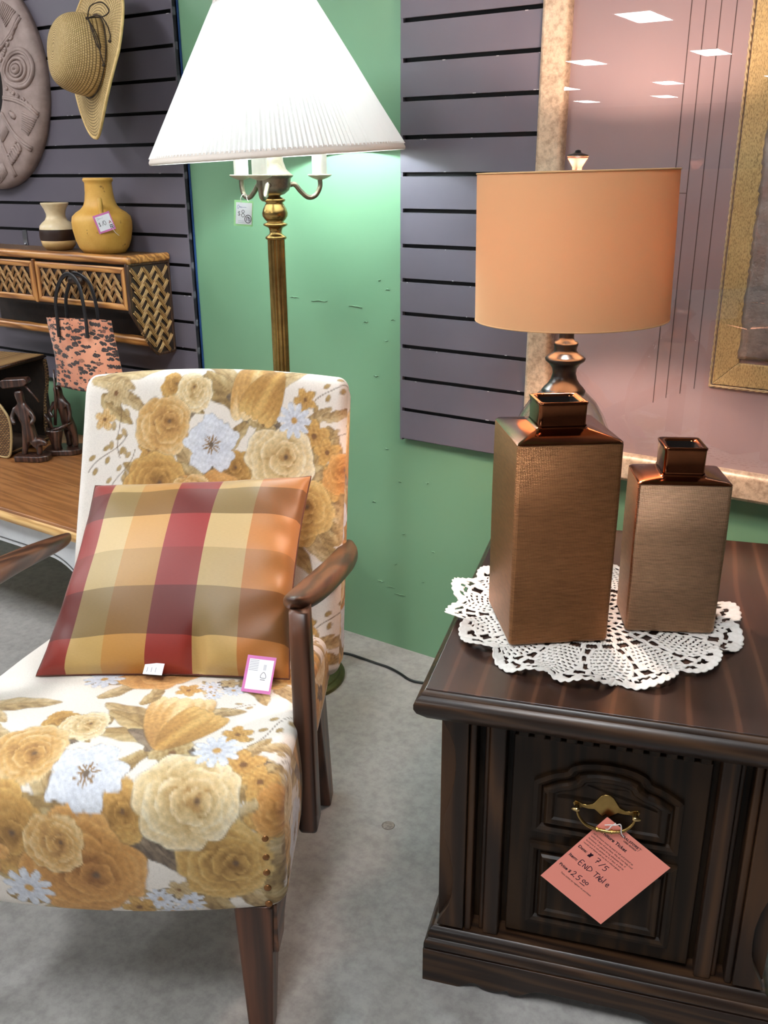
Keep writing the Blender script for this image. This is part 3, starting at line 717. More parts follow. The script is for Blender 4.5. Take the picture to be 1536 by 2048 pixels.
V, F = lathe([(.014,1.29),(.018,1.30),(.018,1.325),(.014,1.33)], 18); mesh('socket', V, F, BRASS, fl_, smooth=True)
bulb(fl_, (0, 0, 1.385), .032, FLAMP_C, FLAMP_E, 'led_bulb')
# pleated shade (hangs slightly crooked)
shd = empty('shade'); shd.parent = fl_; shd.location = (-.004, 0, 1.52); shd.rotation_euler = (R(1), R(-3.2), 0)
t = shade_mat('white_pleated_cloth', (236,231,226), .09, (240,238,234)); PLEAT = t.m
NP = 170; rows = []
for z, r_ in ((-.278,.2625),(-.2,.2165),(-.12,.170),(-.05,.1285),(0,.099)):
    row = []
    for i in range(NP*4):
        a = 2*PI*i/(NP*4); d = (.0022, .0, -.0022, .0)[i % 4]*(.55+.45*r_/.26)*random.uniform(.7, 1.3)
        row.append(((r_+d)*math.cos(a), (r_+d)*math.sin(a), z))
    rows.append(row)
V, F, n_ = loft(rows); mesh('pleated_cloth', V, F, PLEAT, shd, smooth=False)
TRIM = shade_mat('shade_trim', (228,216,206), .15, (235,225,215)).m
V, F = lathe([(.2628,-.290),(.2648,-.2895),(.2655,-.285),(.2610,-.2745),(.2590,-.2755),(.2635,-.285),(.2620,-.289),(.2628,-.290)], 120, cap=False); mesh('bottom_trim', V, F, TRIM, shd, smooth=True)
V, F = lathe([(.1015,-.008),(.1005,.003),(.0985,.004),(.0975,.002),(.0990,-.007),(.1015,-.008)], 90, cap=False); mesh('top_trim', V, F, TRIM, shd, smooth=True)
parts = [tube([(0,0,-.01),(.098*math.cos(2*PI*k/3), .098*math.sin(2*PI*k/3), -.002)], .0018, 6) for k in range(3)]
V, F = cat_(parts); mesh('spider', V, F, BRASS, shd)
V, F = tube(smoothpath([(.016,0,1.30),(.05,0,1.34),(.052,0,1.42),(.02,0,1.5),(0,0,1.512),(-.02,0,1.5),(-.052,0,1.42),(-.05,0,1.34),(-.016,0,1.30)], 6), .0018, 6); mesh('harp', V, F, BRASS, fl_, smooth=True)
# power cord along the floor
inv = (Matrix.Translation((FLX, FLY, 0)) @ Matrix.Rotation(YAW, 4, 'Z')).inverted()
pts = smoothpath([inv @ Vector(q) for q in ((-1.345,-.14,.006),(-1.296,-.114,.0045),(-1.25,-.111,.004),(-1.205,-.112,.004),(-1.16,-.113,.004),(-1.12,-.123,.004),(-1.085,-.135,.004),(-1.055,-.132,.004),(-1.0,-.11,.004),(-.93,-.06,.004))], 8)
V, F = tube(pts, .0032, 8); mesh('power_cord', V, F, BLACK, fl_, smooth=True)
# price tag: two strings, green card, white sticker, writing
def price_card(parent, name, M, w_, h_, border, marks):
    root = mesh(name, boxv(0, w_, -h_, 0, -.0003, 0), BOXF, border, parent); root.matrix_basis = M
    b = min(w_, h_)*.1
    mesh('white_label', boxv(b, w_-b*.6, -h_+b, -b*1.1, 0, .0003), BOXF, PAPER, root)
    marks(root); return root
DOL = [[(.55,.85),(.3,1),(.05,.8),(.3,.52),(.55,.3),(.3,.05),(.0,.2)], [(.3,1.15),(.3,-.1)]]
EIGHT = [[(.3,.55),(.05,.8),(.3,1.05),(.55,.8),(.3,.55),(0,.25),(.3,-.05),(.6,.25),(.3,.55)]]
ONE = [[(0,0),(.3,1)]]; ZERO = [[(.3+.28*math.cos(a), .5+.5*math.sin(a)) for a in np.linspace(0, 2*PI, 11)]]
SCR = [[(0,.6),(.08,.95),(.25,1),(.3,.5),(.1,.1),(0,.6)], [(.35,.5),(.45,.7),(.5,.4),(.6,.65),(.65,.4),(.75,.6),(.85,.5),(1.2,.55),(1.6,.5)]]
def m8(r):
    strokes(r, SCR, .007, -.018, .012, .008, .0005, plain('blue_ink', (70,80,140), .6), z=.0006)
    strokes(r, DOL, .0085, -.031, .008, .008, .0008, INK, z=.0006); strokes(r, EIGHT, .0155, -.033, .012, .013, .0009, INK, z=.0006)
    c = [(math.cos(a), math.sin(a)) for a in np.linspace(0, 2*PI, 17)]
    strokes(r, [[(a*.0068, b*.0078) for a, b in c], [(-.003,-.004),(-.003,.003),(0,.004),(.0005,-.003)], [(.0,.003),(.003,.002),(.004,-.003),(.001,-.004)]], .030, -.037, 1, 1, .0013, INK, z=.0008, name='round_emblem')
    for q in (-.0415, -.0445): strokes(r, [[(0,0),(1,0)]], .009, q, .014, 1, .0005, INKG, z=.0006, name='print_line')
mtag = Matrix.Translation((-.083, -.012, 1.1475)) @ Matrix.Rotation(R(4), 4, 'Y') @ Matrix.Rotation(R(84), 4, 'X')
pc = price_card(fl_, 'price_tag', mtag, .040, .052, GREENB, m8)
pts = smoothpath([(.015,-.004,.001),(.014,.004,.004),(.018,.012,.0),(.024,.010,-.006),(.026,.004,-.002),(.030,-.002,.001)], 5); V, F = tube(pts, .0007, 6); mesh('tag_string', V, F, STRING, pc, smooth=True)

# ------------------------------------------------------------------ floral fabric print
def wob(x, y, s=0.): return (np.sin(3.1*x+1.7*y+s)+np.sin(-2.3*x+4.1*y+1.3+s*2)+np.sin(5.7*x+.6*y+2.1*s))/3
PAL = {'ochre': ((236,210,160),(210,164,100),(156,112,62)), 'orange': ((226,176,112),(202,146,80),(148,98,50)), 'cream': ((246,234,206),(226,200,150),(178,140,86)),
       'yellow': ((228,196,132),(200,158,90),(142,104,54)), 'tan': ((214,192,150),(190,162,116),(140,112,76)), 'leaf': ((206,184,138),(178,148,98),(128,102,66)),
       'grey': ((160,142,120),(130,112,94),(92,80,70)), 'blue': ((226,229,236),(208,212,222),(164,168,182)), 'gold': ((220,180,112),(194,148,82),(146,106,56))}
def floral(U, S, elems, base=(240,232,222)):
    """U,S in cm; later elements lie on top"""
    n = len(U); out = np.tile(s2l(base), (n, 1)); 
    for e in elems:
        kind, x, y, r_, pal, ang = e
        dx, dy = U-x, S-y; m = (dx*dx+dy*dy) < (r_*1.75)**2
        if not m.any(): continue
        dx, dy = dx[m]/r_, dy[m]/r_; sd = x*1.3+y*.7
        ca, sa = math.cos(ang), math.sin(ang); X, Y_ = dx*ca+dy*sa, -dx*sa+dy*ca
        rr = np.hypot(X, Y_)*(1+.07*wob(X*4, Y_*4, sd)); th = np.arctan2(Y_, X)
        L_, M_, D_ = [s2l(c) for c in PAL[pal]]; al = np.zeros(len(rr)); col = np.zeros((len(rr), 3))
        def lay(mask, c):
            nonlocal al, col
            mk = np.clip(mask, 0, 1)[:, None]; col = col*(1-mk)+c*mk; al = np.maximum(al, mk[:, 0])
        def tone(v):
            v = np.clip(v, 0, 1)[:, None]; return np.where(v < .5, D_+(M_-D_)*v*2, M_+(L_-M_)*(v-.5)*2)
        if kind == 'rose':
            lay((.8-rr)/.05, tone(np.full(len(rr), .12)))
            for k, (npet, dist, pr_) in enumerate(((7,.60,.44),(6,.47,.40),(5,.33,.34),(4,.21,.26),(3,.10,.18))):
                for i in range(npet):
                    a = 2*PI*(i+.37*math.sin(sd*7+i*3+k))/npet+k*1.3+sd; px, py = dist*math.cos(a)+.05*k, dist*math.sin(a)-.03*k
                    ox, oy = X-px, Y_-py; al_ = ox*math.cos(a)+oy*math.sin(a); ac = -ox*math.sin(a)+oy*math.cos(a)
                    r2 = np.hypot(al_*1.15, ac*.86)/pr_*(1+.08*np.sin(ac/pr_*5+i)+.05*wob(X*3, Y_*3, sd+i))
                    v = .42+.40*al_/pr_+.30*np.clip((r2-.72)/.28, 0, 1)*(al_ > -.05)-.07*k+.09*wob(X*6, Y_*6, sd)+.10*math.sin(i*2.4+sd)-.25*np.clip((r2-.9)/.1, 0, 1)*(al_ < 0)
                    lay((1-r2)/.10, tone(v))
            r3 = np.hypot(X-.2, Y_+.1)*(1+.2*wob(X*8, Y_*8, sd)); lay((.085-r3)/.05, s2l((112,88,66)))
        elif kind == 'anemone':
            ed = .72+.26*np.abs(np.cos(2.5*th+sd))**.6+.05*np.cos(9*th)
            v = .55+.4*(rr/ed)+.25*np.cos(5*th+sd*2)*.5+.15*wob(X*8, Y_*8, sd); lay((ed-rr)/.05, tone(v))
            st = .30+.06*np.cos(17*th); lay((st-rr)/.06*(np.cos(11*th)>-.2), s2l((150,118,78))); lay((.12-rr)/.05, s2l((112,96,80)))
        elif kind == 'daisy':
            ed = .42+.58*np.abs(np.cos(5*th+sd))**.55; lay((ed-rr)/.08, tone(.45+.5*rr+.2*np.cos(10*th)))
            lay((.2-rr)/.06, s2l((206,160,92)))
        elif kind == 'small':
            ed = .55+.4*np.abs(np.cos(2.5*th+sd)); lay((ed-rr)/.1, tone(.4+.5*rr+.3*wob(X*6, Y_*6, sd)))
            lay((.18-rr)/.06, s2l((130,94,60)))
        elif kind == 'tulip':
            for k, q in enumerate((-.55, .55, -.28, .28, 0)):
                xr = X-q*(.55+.5*np.clip(Y_, -1, 1)); ed = .42*np.sqrt(np.clip(1-(Y_*.9)**2, 0, 1))
                lay((ed-np.abs(xr))/.05, tone(.35+.55*(Y_*.5+.5)+.25*np.cos(xr*11)+.1*wob(X*9, Y_*9, sd+k)))
        elif kind == 'leaf':
            Yc = Y_-.12*np.sin(X*2+sd); ed = .33*np.sqrt(np.clip(1-X**2, 0, 1))*(1-.3*X)*(1+.07*np.sin(X*10+sd)); v = .55+.28*np.sign(Yc)*np.minimum(1, np.abs(Yc)*6)+.16*np.sin(X*14-np.abs(Yc)*18)*np.minimum(1, np.abs(Yc)*8)+.12*wob(X*3, Y_*3, sd)-.25*(np.abs(Yc) < .025); Y_ = Yc
            lay((ed-np.abs(Y_))/.04, tone(v))
        elif kind == 'sprig':
            st = np.abs(Y_-.18*np.sin(X*2.2)) ; lay((.03-st)/.03*(np.abs(X) < 1), D_*np.ones((len(rr), 1)))
            for k in range(6):
                lx_, ly_ = -.8+.3*k, .22*(-1)**k+.18*math.sin((-.8+.3*k)*2.2); r2 = np.hypot((X-lx_)*1.2, (Y_-ly_)*2.0+.35*(X-lx_)*(-1)**k)
                lay((.2-r2)/.05, tone(.5+.8*(X-lx_)))
        a3 = al[:, None]; out[m] = out[m]*(1-a3)+col*a3
    ink = np.clip(np.abs(out-s2l(base)).sum(1)*4, 0, 1)
    br = np.sin(U*3.1+2*np.sin(S*1.3))*np.sin(S*4.3+1.7*np.sin(U*1.9))+.7*np.sin(U*7.3-S*3.9+2*np.sin(S*2.7))*np.sin(S*6.1+U*2.2)
    return out*(1+ink*.10*br)[:, None]
_r = random.Random(5)
L5 = [('leaf', _r.uniform(-13, 25), _r.uniform(-19, 11), _r.uniform(2.2, 4.0), _r.choice(('grey','leaf','tan','leaf')), _r.uniform(0, 6.28)) for _ in range(46)]
L5 = [e for e in L5 if e[2] < 13-abs(e[1]-6)*.35] + [('leaf',4.5,7.2,5.5,'leaf',2.9),('leaf',2.0,12.5,5,'tan',2.5),('leaf',3.0,9.8,5,'leaf',2.4),('leaf',12.5,12.6,5,'tan',.35),('leaf',8.0,6.0,5,'grey',2.8),('leaf',-5.5,-2.5,4.5,'tan',2.2),('leaf',-3,-6,4,'leaf',2.7),
      ('leaf',-7.5,-4,4,'leaf',2.9),('leaf',21.5,-.8,4.2,'leaf',.9),('leaf',20.5,5,3.2,'tan',.8),('leaf',24.3,6.6,2.6,'tan',.3),('leaf',-13.0,-6.5,4.5,'leaf',2.6),('leaf',-15.5,-8.0,3,'tan',2.0),('leaf',9.2,-9.4,4.2,'grey',-.9),('leaf',6.8,-6.2,3.6,'grey',2.2),
      ('leaf',16.5,-18.4,5.2,'leaf',-1.0),('leaf',20.5,-16.8,4,'tan',-.7),('leaf',-4.0,-19.6,4.4,'tan',.9),('leaf',1.4,-21,3.8,'leaf',1.4),('leaf',-10.5,-13.8,4,'leaf',2.9),('leaf',26.2,-8.6,4.6,'leaf',1.2),('leaf',23.4,-3.6,4,'tan',.7),('leaf',13.2,-9.6,3.4,'grey',-.5),('leaf',3.2,-9,3.4,'grey',1.2),
      ('leaf',-6.2,5.2,3.0,'grey',.4),('leaf',-4.4,7.0,2.6,'leaf',-.6),('leaf',-16.2,14.2,5.2,'tan',.3),('leaf',-20.2,11.5,4,'tan',-.4),('leaf',-19.2,6.5,3.6,'leaf',-.8),('leaf',-16.2,7.6,3.2,'tan',-.4),('sprig',-18.5,3.2,5,'tan',1.8),('sprig',-20.5,-1.5,4.6,'leaf',.9),('sprig',22.5,10.5,4.6,'leaf',.9),('sprig',-17.5,-5.0,4.2,'tan',1.2),('sprig',15.5,15.2,3.6,'tan',.4),('sprig',24.5,2.5,4,'tan',.8),
      ('leaf',24.5,-11,4.2,'tan',-.9),('leaf',27.5,-14,3.6,'leaf',-1.2),('small',-19.5,9.5,2.6,'tan',0),('small',-21.5,4.8,2.2,'ochre',0),
      ('small',-12.4,-1.0,2.2,'gold',0),('small',10.2,4.0,3.2,'leaf',0),('small',20,2.2,3.2,'gold',.5),('small',18,8.6,2.3,'gold',0),('small',22.6,-.6,2.8,'gold',1),('small',24.2,-6.2,3.6,'gold',.3),
      ('tulip',8.3,11.2,5.6,'ochre',0),('tulip',10.6,9.4,4.4,'gold',-.5),('rose',-7.9,10.3,2.3,'gold',.3),('rose',-3.9,9.2,3.2,'cream',1.1),('rose',-9.6,3.3,4.9,'ochre',.2),
      ('rose',-10.8,-8.2,5.8,'gold',.5),('small',-13.5,-11,3.6,'orange',.3),('rose',4.6,-5.0,3.9,'gold',.8),('rose',-.4,-12.8,7.4,'orange',.1),('rose',-3.6,-9.2,3.6,'ochre',.7),('rose',18.2,-11.8,5.4,'yellow',.4),('rose',13.4,-2.8,6.0,'cream',.2),
      ('rose',25.9,-4.6,3.6,'orange',.9),('daisy',16,4.8,3.1,'blue',.2),('daisy',-8.2,-16.6,3.4,'blue',.5),('daisy',9.4,-17.8,2.0,'blue',.1),('small',6.4,-19.4,2.4,'gold',.1),('daisy',13.2,-18.5,2.0,'blue',.9),('daisy',10.6,-20.6,1.5,'blue',.4),('small',12,-16,1.8,'tan',.4),('anemone',0,0,5.0,'blue',.3)]
def bouquet(ox, oy, flip=1): return [(k, ox+flip*x, oy+y, r_*(1.22 if k in ('rose','leaf') else 1.12), p, a if flip > 0 else PI-a) for k, x, y, r_, p, a in L5]
t = NT('floral_upholstery'); at = t.n('ShaderNodeVertexColor', layer_name='print'); v = t.coord()
n_ = t.noise(v, 420, 3, .7); n2 = t.noise(v, 120, 3, .6)
c_ = t.mix(.22, at.outputs[0], t.ramp(n_, [(.3, (.42,.38,.33,1)), (.5, (.82,.78,.72,1)), (.7, (1,1,1,1))]), 'MULTIPLY')
t.l(c_, t.b.inputs['Base Color']); t.set(Roughness=.9, Sheen_Weight=.15); t.bump(n_, .5, .0012); FAB = t.m

# ------------------------------------------------------------------ armchair
CHO = Vector((-.694, -1.094, 0)); CHR = R(29.5)
ch = empty('armchair', CHO, CHR); UC = -.25
tag(ch, 'mid century armchair in cream floral upholstery with dark wooden arms', 'chair')
CWD = wood('walnut_arm', (52,30,18), (84,50,31), (122,78,50), axis=1, scale=11, rough=.38, coat=.1)
CWV = wood('walnut_leg', (46,26,16), (76,44,27), (110,66,42), axis=2, scale=11, rough=.42, coat=.06)
def resample(P, step):
    P = [np.array(p, float) for p in P]; out = []; 
    for a, b in zip(P[:-1], P[1:]):
        n = max(1, int(np.linalg.norm(b-a)/step)); out += [a+(b-a)*k/n for k in range(n)]
    out.append(P[-1]); return np.array(out)
def upholster(name, prof, hw, rad, shape, elems_face, elems_side, s0, mid, parent, step=.0022):
    """prof: closed outline in (v,z), first part = visible run painted by arc length; lofted across u with rounded sides"""
    pv = smoothpath([(a, b, 0) for a, b in prof], 10, closed=True)
    P = resample([(q.x, q.y) for q in pv]+[(pv[0].x, pv[0].y)], step)[:-1]; n = len(P)
    d = np.roll(P, -1, 0)-np.roll(P, 1, 0); d /= np.linalg.norm(d, axis=1)[:, None]; nrm = np.stack([d[:, 1], -d[:, 0]], 1)
    if ((P-P.mean(0))*nrm).sum() < 0: nrm = -nrm
    S = np.concatenate([[0], np.cumsum(np.linalg.norm(np.diff(P, axis=0), axis=1))])
    nu = int(2*hw/step); tt_ = np.linspace(-hw, hw, nu+1)
    cols = []
    ex = np.linspace(0, PI/2, 8)[1:]
    us = [(-hw+rad*(1-math.sin(a)), rad*(1-math.cos(a)) if 0 else rad*(1-math.cos(PI/2-a)) ) for a in ex]
    usl = sorted({round(-hw+rad*(1-math.cos(a)), 6): rad*(1-math.sin(a)) for a in np.linspace(0, PI/2, 9)}.items())
    col = [(u_, ins) for u_, ins in usl] + [(u_, 0) for u_ in tt_ if -hw+rad < u_ < hw-rad] + [(-u_, ins) for u_, ins in usl[::-1]]
    V, UV, SIDE = [], [], []
    for u_, ins in col:
        Q = P-nrm*ins
        q3 = shape(np.full(n, u_), Q[:, 0], Q[:, 1]); V.append(q3); UV.append(np.stack([np.full(n, u_*100), (s0-S)*100], 1)); SIDE.append(np.zeros(n, bool))
    m = len(col)
    # side caps: rings closing onto the mid line
    caps = []
    for sgn, (u_, ins) in ((-1, col[0]), (1, col[-1])):
        Q = P-nrm*ins; M = np.stack([np.clip(Q[:, 0], mid[0], mid[1]), np.interp(Q[:, 0], mid[2], mid[3])], 1) if mid[4] == 0 else np.stack([np.interp(Q[:, 1], mid[3], mid[2]), np.clip(Q[:, 1], mid[0], mid[1])], 1)
        for k in range(1, 25):
            f = k/24; W_ = Q*(1-f)+M*f; q3 = shape(np.full(n, u_), W_[:, 0], W_[:, 1]); q3[:, 0] += sgn*.004*math.sin(PI/2*f)
            V.append(q3); UV.append(np.stack([W_[:, 0]*100*sgn, W_[:, 1]*100], 1)); SIDE.append(np.ones(n, bool))
    V = np.concatenate(V); UV = np.concatenate(UV); SIDE = np.concatenate(SIDE)
    F = []
    idx = np.arange(n); nx = np.roll(idx, -1)
    def strip(a, b, flip=False):
        q = np.stack([a*n+idx, a*n+nx, b*n+nx, b*n+idx], 1); F.append(q[:, ::-1] if flip else q)
    for j in range(m-1): strip(j, j+1)
    strip(m, 0)
    for k in range(23): strip(m+k+1, m+k)
    strip(m-1, m+24)
    for k in range(23): strip(m+24+k, m+25+k)
    F = np.concatenate(F)
    me = bpy.data.meshes.new(name); me.from_pydata(V.tolist(), [], F.tolist()); me.materials.append(FAB); me.shade_smooth()
    o = link(bpy.data.objects.new(name, me), parent)
    rgb = np.empty((len(V), 3)); rgb[~SIDE] = floral(UV[~SIDE, 0], UV[~SIDE, 1], elems_face); rgb[SIDE] = floral(UV[SIDE, 0], UV[SIDE, 1], elems_side)
    setcol(o, rgb); fixn(o); return o
# seat: run starts at the back of the top, goes forward and down the front
SEATP = [(.60,.372),(.5,.386),(.35,.412),(.2,.432),(.1,.437),(.04,.431),(.006,.412),(-.008,.375),(-.011,.32),(-.006,.27),(.0,.243),(.012,.236),(.05,.237),(.3,.25),(.55,.27),(.655,.28),(.668,.30),(.66,.345),(.64,.364)]
def seat_shape(u_, v, z):
    t_ = u_/.25; f = np.clip(1-v/.3, 0, 1)
    return np.stack([UC-.012+u_*(1+.035*f), v-.028*(1-t_**2)*f, z+.014*(1-t_**2)*np.clip((z-.3)/.1, 0, 1)*np.clip(1.1-v, 0, 1)], 1)
# arc length from start to anemone ~ .60-.032 -> paint origin
sE = bouquet(.6, 0) + [(k, x+2, y+40, r_, p, a) for k, x, y, r_, p, a in L5] 
seat_side = bouquet(52, 26, 1)+bouquet(30, 44, 1)+bouquet(8, 30, 1)
upholster('seat', SEATP, .262, .022, seat_shape, sE, seat_side, .575, (.03, .64, [0,.1,.3,.6,.67], [.33,.335,.335,.325,.32], 0), ch)
BACKP = [(.508,.335),(.53,.40),(.575,.55),(.62,.68),(.65,.775),(.663,.815),(.680,.834),(.702,.836),(.722,.822),(.730,.79),(.70,.68),(.66,.52),(.63,.38),(.615,.31),(.59,.292),(.54,.297),(.512,.312)]
def back_shape(u_, v, z):
    t_ = u_/.262; k = np.clip((z-.3)/.53, 0, 1)
    return np.stack([UC+.008+.022*k+u_*(1-.045*k), v+.010*(t_**2)*k*0, z+.016*(1-t_**2)*k**3], 1)
bE = [(k, x+.2, y, r_, p, a) for k, x, y, r_, p, a in bouquet(0, 0)] + bouquet(2, -42)
BE2 = [(k, -x, y, r_, p, a) for k, x, y, r_, p, a in bouquet(66, 66)]
back_side = bouquet(58, 60)+bouquet(60, 38)
# the painted run goes bottom -> top here, so flip the sign of the arc length
upholster('backrest', BACKP, .262, .02, back_shape, [(k, x, -y, r_, p, -a) for k, x, y, r_, p, a in bE], back_side, .40, (.32, .80, [.56,.60,.65,.69], [.31,.45,.65,.81], 1), ch)
# upholstery nails
for sx in (-1, 1):
    for z in (.362, .333, .307, .279, .25):
        V, F = lathe([(.0056,0),(.0052,.0012),(.0036,.0026),(.001,.0032)], 16); V = [(x, -zz, y) for x, y, zz in V]
        u_ = UC+sx*.2365; o = mesh('nail_head', V, F, plain('antique_nail', (140,94,54), .4, .7) if 'antique_nail' not in bpy.data.materials else bpy.data.materials['antique_nail'], ch, smooth=True, loc=(u_, -.0125+.004*abs(z-.32)/.07, z))
# arms
AV = [.165,.178,.2,.26,.32,.39,.46,.53,.59,.635,.655]
AI = [.000,-.012,-.0155,-.012,-.006,.001,.007,.0105,.013,.018,.026]
AO = [.010,.022,.029,.040,.048,.055,.060,.060,.055,.044,.034]
AZ = [.634,.633,.627,.614,.602,.588,.572,.557,.544,.535,.531]
AT = [.010,.022,.030,.032,.032,.031,.030,.029,.027,.022,.012]
for side in (1, -1):
    rows = []
    for v_, a, b, z, th in zip(AV, AI, AO, AZ, AT):
        hwid = (b-a)/2; row = []
        for k in range(20):
            an = 2*PI*k/20; cx_, sy_ = math.cos(an), math.sin(an)
            px = math.copysign(abs(cx_)**.7, cx_)*hwid; pz = math.copysign(abs(sy_)**.75, sy_)*th/2
            u_ = (a+b)/2+px; u_ = u_ if side > 0 else 2*UC-u_
            row.append((u_, v_, z-th/2+pz-.0*px))
        rows.append(row)
    V, F, n_ = loft(rows); F.append(tuple(range(n_-1, -1, -1))); F.append(tuple((len(rows)-1)*n_+i for i in range(n_)))
    fixn(mesh('armrest', V, F, CWD, ch, smooth=True, sub=2))
    # front post under the arm
    rows = []
    for z, v_, hu, hv in ((.222,.196,.0135,.022),(.228,.196,.0150,.024),(.40,.188,.0150,.024),(.55,.183,.0145,.0225),(.612,.181,.0140,.021)):
        row = [((.0125+x if side > 0 else 2*UC-.0125-x), v_+y, z) for x, y in rrect(hu, hv, .006, 3)]; rows.append(row)
    V, F, n_ = loft(rows); F.append(tuple(range(n_-1, -1, -1))); F.append(tuple((len(rows)-1)*n_+i for i in range(n_))); fixn(mesh('arm_post', V, F, CWV, ch, smooth=True, bevel=0))
    f = lambda u_: u_ if side > 0 else 2*UC-u_
    # side rail with haunch
    poly = [(.004,.236),(.30,.248),(.31,.225),(.25,.212),(.10,.205),(.058,.175),(.045,.15),(.004,.15)]
    V, F = prism(poly, f(-.026), f(-.006), 'x'); fixn(mesh('side_rail', V, F, CWD, ch, bevel=.002))
    # legs
    def leg(nm, top, bot):
        k_ = 0 if side > 0 else -.035
        V = [(f(x)+k_, y, 0) for x, y in bot]+[(f(x)+k_, y, top[0][2]) for x, y, _ in top]; fixn(mesh(nm, V, BOXF, CWV, ch, bevel=.004))
    leg('leg', [(-.066,-.004,.238),(-.010,-.004,.238),(-.010,.062,.238),(-.066,.062,.238)], [(-.056,-.004),(-.020,-.004),(-.020,.030),(-.056,.030)])
    leg('leg', [(-.05,.45,.262),(-.006,.45,.262),(-.006,.53,.262),(-.05,.53,.262)], [(-.044,.525),(-.002,.525),(-.002,.570),(-.044,.570)])
box('front_rail', (2*UC+.06, -.06, .03, .055, .205, .24), CWD, ch)

# ------------------------------------------------------------------ plaid pillow
t = NT('plaid_silk'); uvn = t.n('ShaderNodeUVMap'); sx = t.n('ShaderNodeSeparateXYZ'); t.l(uvn.outputs[0], sx.inputs[0])
c1 = t.ramp(sx.outputs[0], [(0, C4((160,56,54))), (.115, C4((214,192,148))), (.26, C4((212,168,108))), (.435, C4((166,60,62))), (.615, C4((216,194,150))), (.80, C4((206,146,92)))], 'CONSTANT')
c2 = t.ramp(sx.outputs[1], [(0, C4((228,208,164))), (.135, C4((160,146,118))), (.355, C4((216,206,180))), (.545, C4((244,232,212))), (.735, C4((166,152,124))), (.905, C4((224,208,182)))], 'CONSTANT')
mm2 = t.mix(1.0, c1, c2, 'MULTIPLY')
hs = t.n('ShaderNodeHueSaturation'); t.l(mm2, hs.inputs['Color']); hs.inputs['Value'].default_value = 1.0
v = t.coord('UV', (60, 500, 1)); n_ = t.noise(v, 1, 3, .6)
t.l(t.mix(.12, hs.outputs[0], t.ramp(n_, [(.35, (.45,.4,.35,1)), (.6, (1,1,1,1))]), 'MULTIPLY'), t.b.inputs['Base Color'])
t.set(Roughness=.45, Sheen_Weight=.3, Sheen_Roughness=.4); t.bump(n_, .15, .0006); PLAID = t.m
PILB = plain('pillow_back', (120,84,52), .6)
pil = empty('pillow', CHO, CHR)
tag(pil, 'plaid silk cushion in red, gold and olive leaning on the armchair back', 'cushion')
BL, BR, TR, TL = [Vector(q) for q in ((-.441,.268,.432), (-.028,.285,.432), (-.025,.556,.688), (-.424,.556,.662))]
nrm = ((BR-BL).cross(TL-BL)).normalized()
NG = 70; V = []; UVS = []
for face in (1, -1):
    for j in range(NG+1):
        for i in range(NG+1):
            s, q = i/NG, j/NG; a, b = 2*s-1, 2*q-1
            e = (max(0, 1-a*a)*max(0, 1-b*b))
            # edges pull in between the corners
            pin = .055; a2 = a*(1-pin*(1-b*b)); b2 = b*(1-pin*(1-a*a)*(1.0 if b > 0 else .55))
            s2, q2 = (a2+1)/2, (b2+1)/2
            P = BL*(1-s2)*(1-q2)+BR*s2*(1-q2)+TR*s2*q2+TL*(1-s2)*q2
            cr = .0035*math.sin(9*a+3*b)*(1-e)*(1 if face > 0 else .4)+.004*math.sin(15*a*b+4*b)*abs(a)**3
            fold = -.022*math.exp(-((a-.28)/.07)**2-((b+.93)/.22)**2) if face > 0 else 0
            h_ = (.066*e**.42+.002+cr*min(1, e*6)+fold*min(1, e*30)) if face > 0 else -(.042*e**.5)
            P = P+nrm*h_
            V.append(tuple(P)); UVS.append((s, q))
n1 = (NG+1)**2; F = []
for f_ in (0, 1):
    for j in range(NG):
        for i in range(NG):
            k = f_*n1+j*(NG+1)+i; q = (k, k+1, k+NG+2, k+NG+1); F.append(q if f_ == 0 else q[::-1])
po = mesh('cushion_cover', V, F, PLAID, pil, smooth=True)
bm = bmesh.new(); bm.from_mesh(po.data); ul = bm.loops.layers.uv.new('UVMap'); bm.verts.ensure_lookup_table()
for f_ in bm.faces:
    for l_ in f_.loops: l_[ul].uv = UVS[l_.vert.index]
bmesh.ops.remove_doubles(bm, verts=bm.verts, dist=.0001); bm.to_mesh(po.data); bm.free()
def edge_pts():
    out = []
    for k in range(NG+1): out.append(k)
    for k in range(1, NG+1): out.append(k*(NG+1)+NG)
    for k in range(NG-1, -1, -1): out.append(NG*(NG+1)+k)
    for k in range(NG-1, 0, -1): out.append(k*(NG+1))
    return [tuple((Vector(V[i])+Vector(V[i+n1]))/2) for i in out]
Vt, Ft = tube(edge_pts(), .0016, 6, closed=True); mesh('seam_piping', Vt, Ft, plain('seam_brown', (96,50,36), .7), pil, smooth=True)
# care label and pink price tag
lab = mesh('care_label', boxv(0,.032,-.020,0,-.0003,0), BOXF, PAPER, pil)
lab.matrix_basis = Matrix.Translation((-.258,.272,.462)) @ Matrix.Rotation(R(-4), 4, 'Z') @ Matrix.Rotation(R(38), 4, 'X')
for x in (.006, .013, .020): strokes(lab, [[(0,0),(0,1)]], x, -.016, 1, .008, .0008, INKG, name='print_line')
def mp(r):
    for k in range(7): strokes(r, [[(0,0),(1,0)]], .006, -.0075-.0026*k, .015, 1, .0007, INKG, name='print_line')
    strokes(r, [[(.0,0),(.0,.5),(.5,1),(1,.5),(1,0),(0,0)]], .0275, -.034, .008, .009, .0007, INK, name='house_mark')
    for k in range(3): strokes(r, [[(0,0),(0,1)]], .0305+.0016*k, -.022, 1, .009, .0006, INKG, name='print_line')
    strokes(r, [[(0,0),(1,0)]], .0275, -.037, .008, 1, .0008, INK, name='print_line')
PM = Matrix.Translation((-.090,.272,.482)) @ Matrix.Rotation(R(-9), 4, 'Z') @ Matrix.Rotation(R(50), 4, 'X')
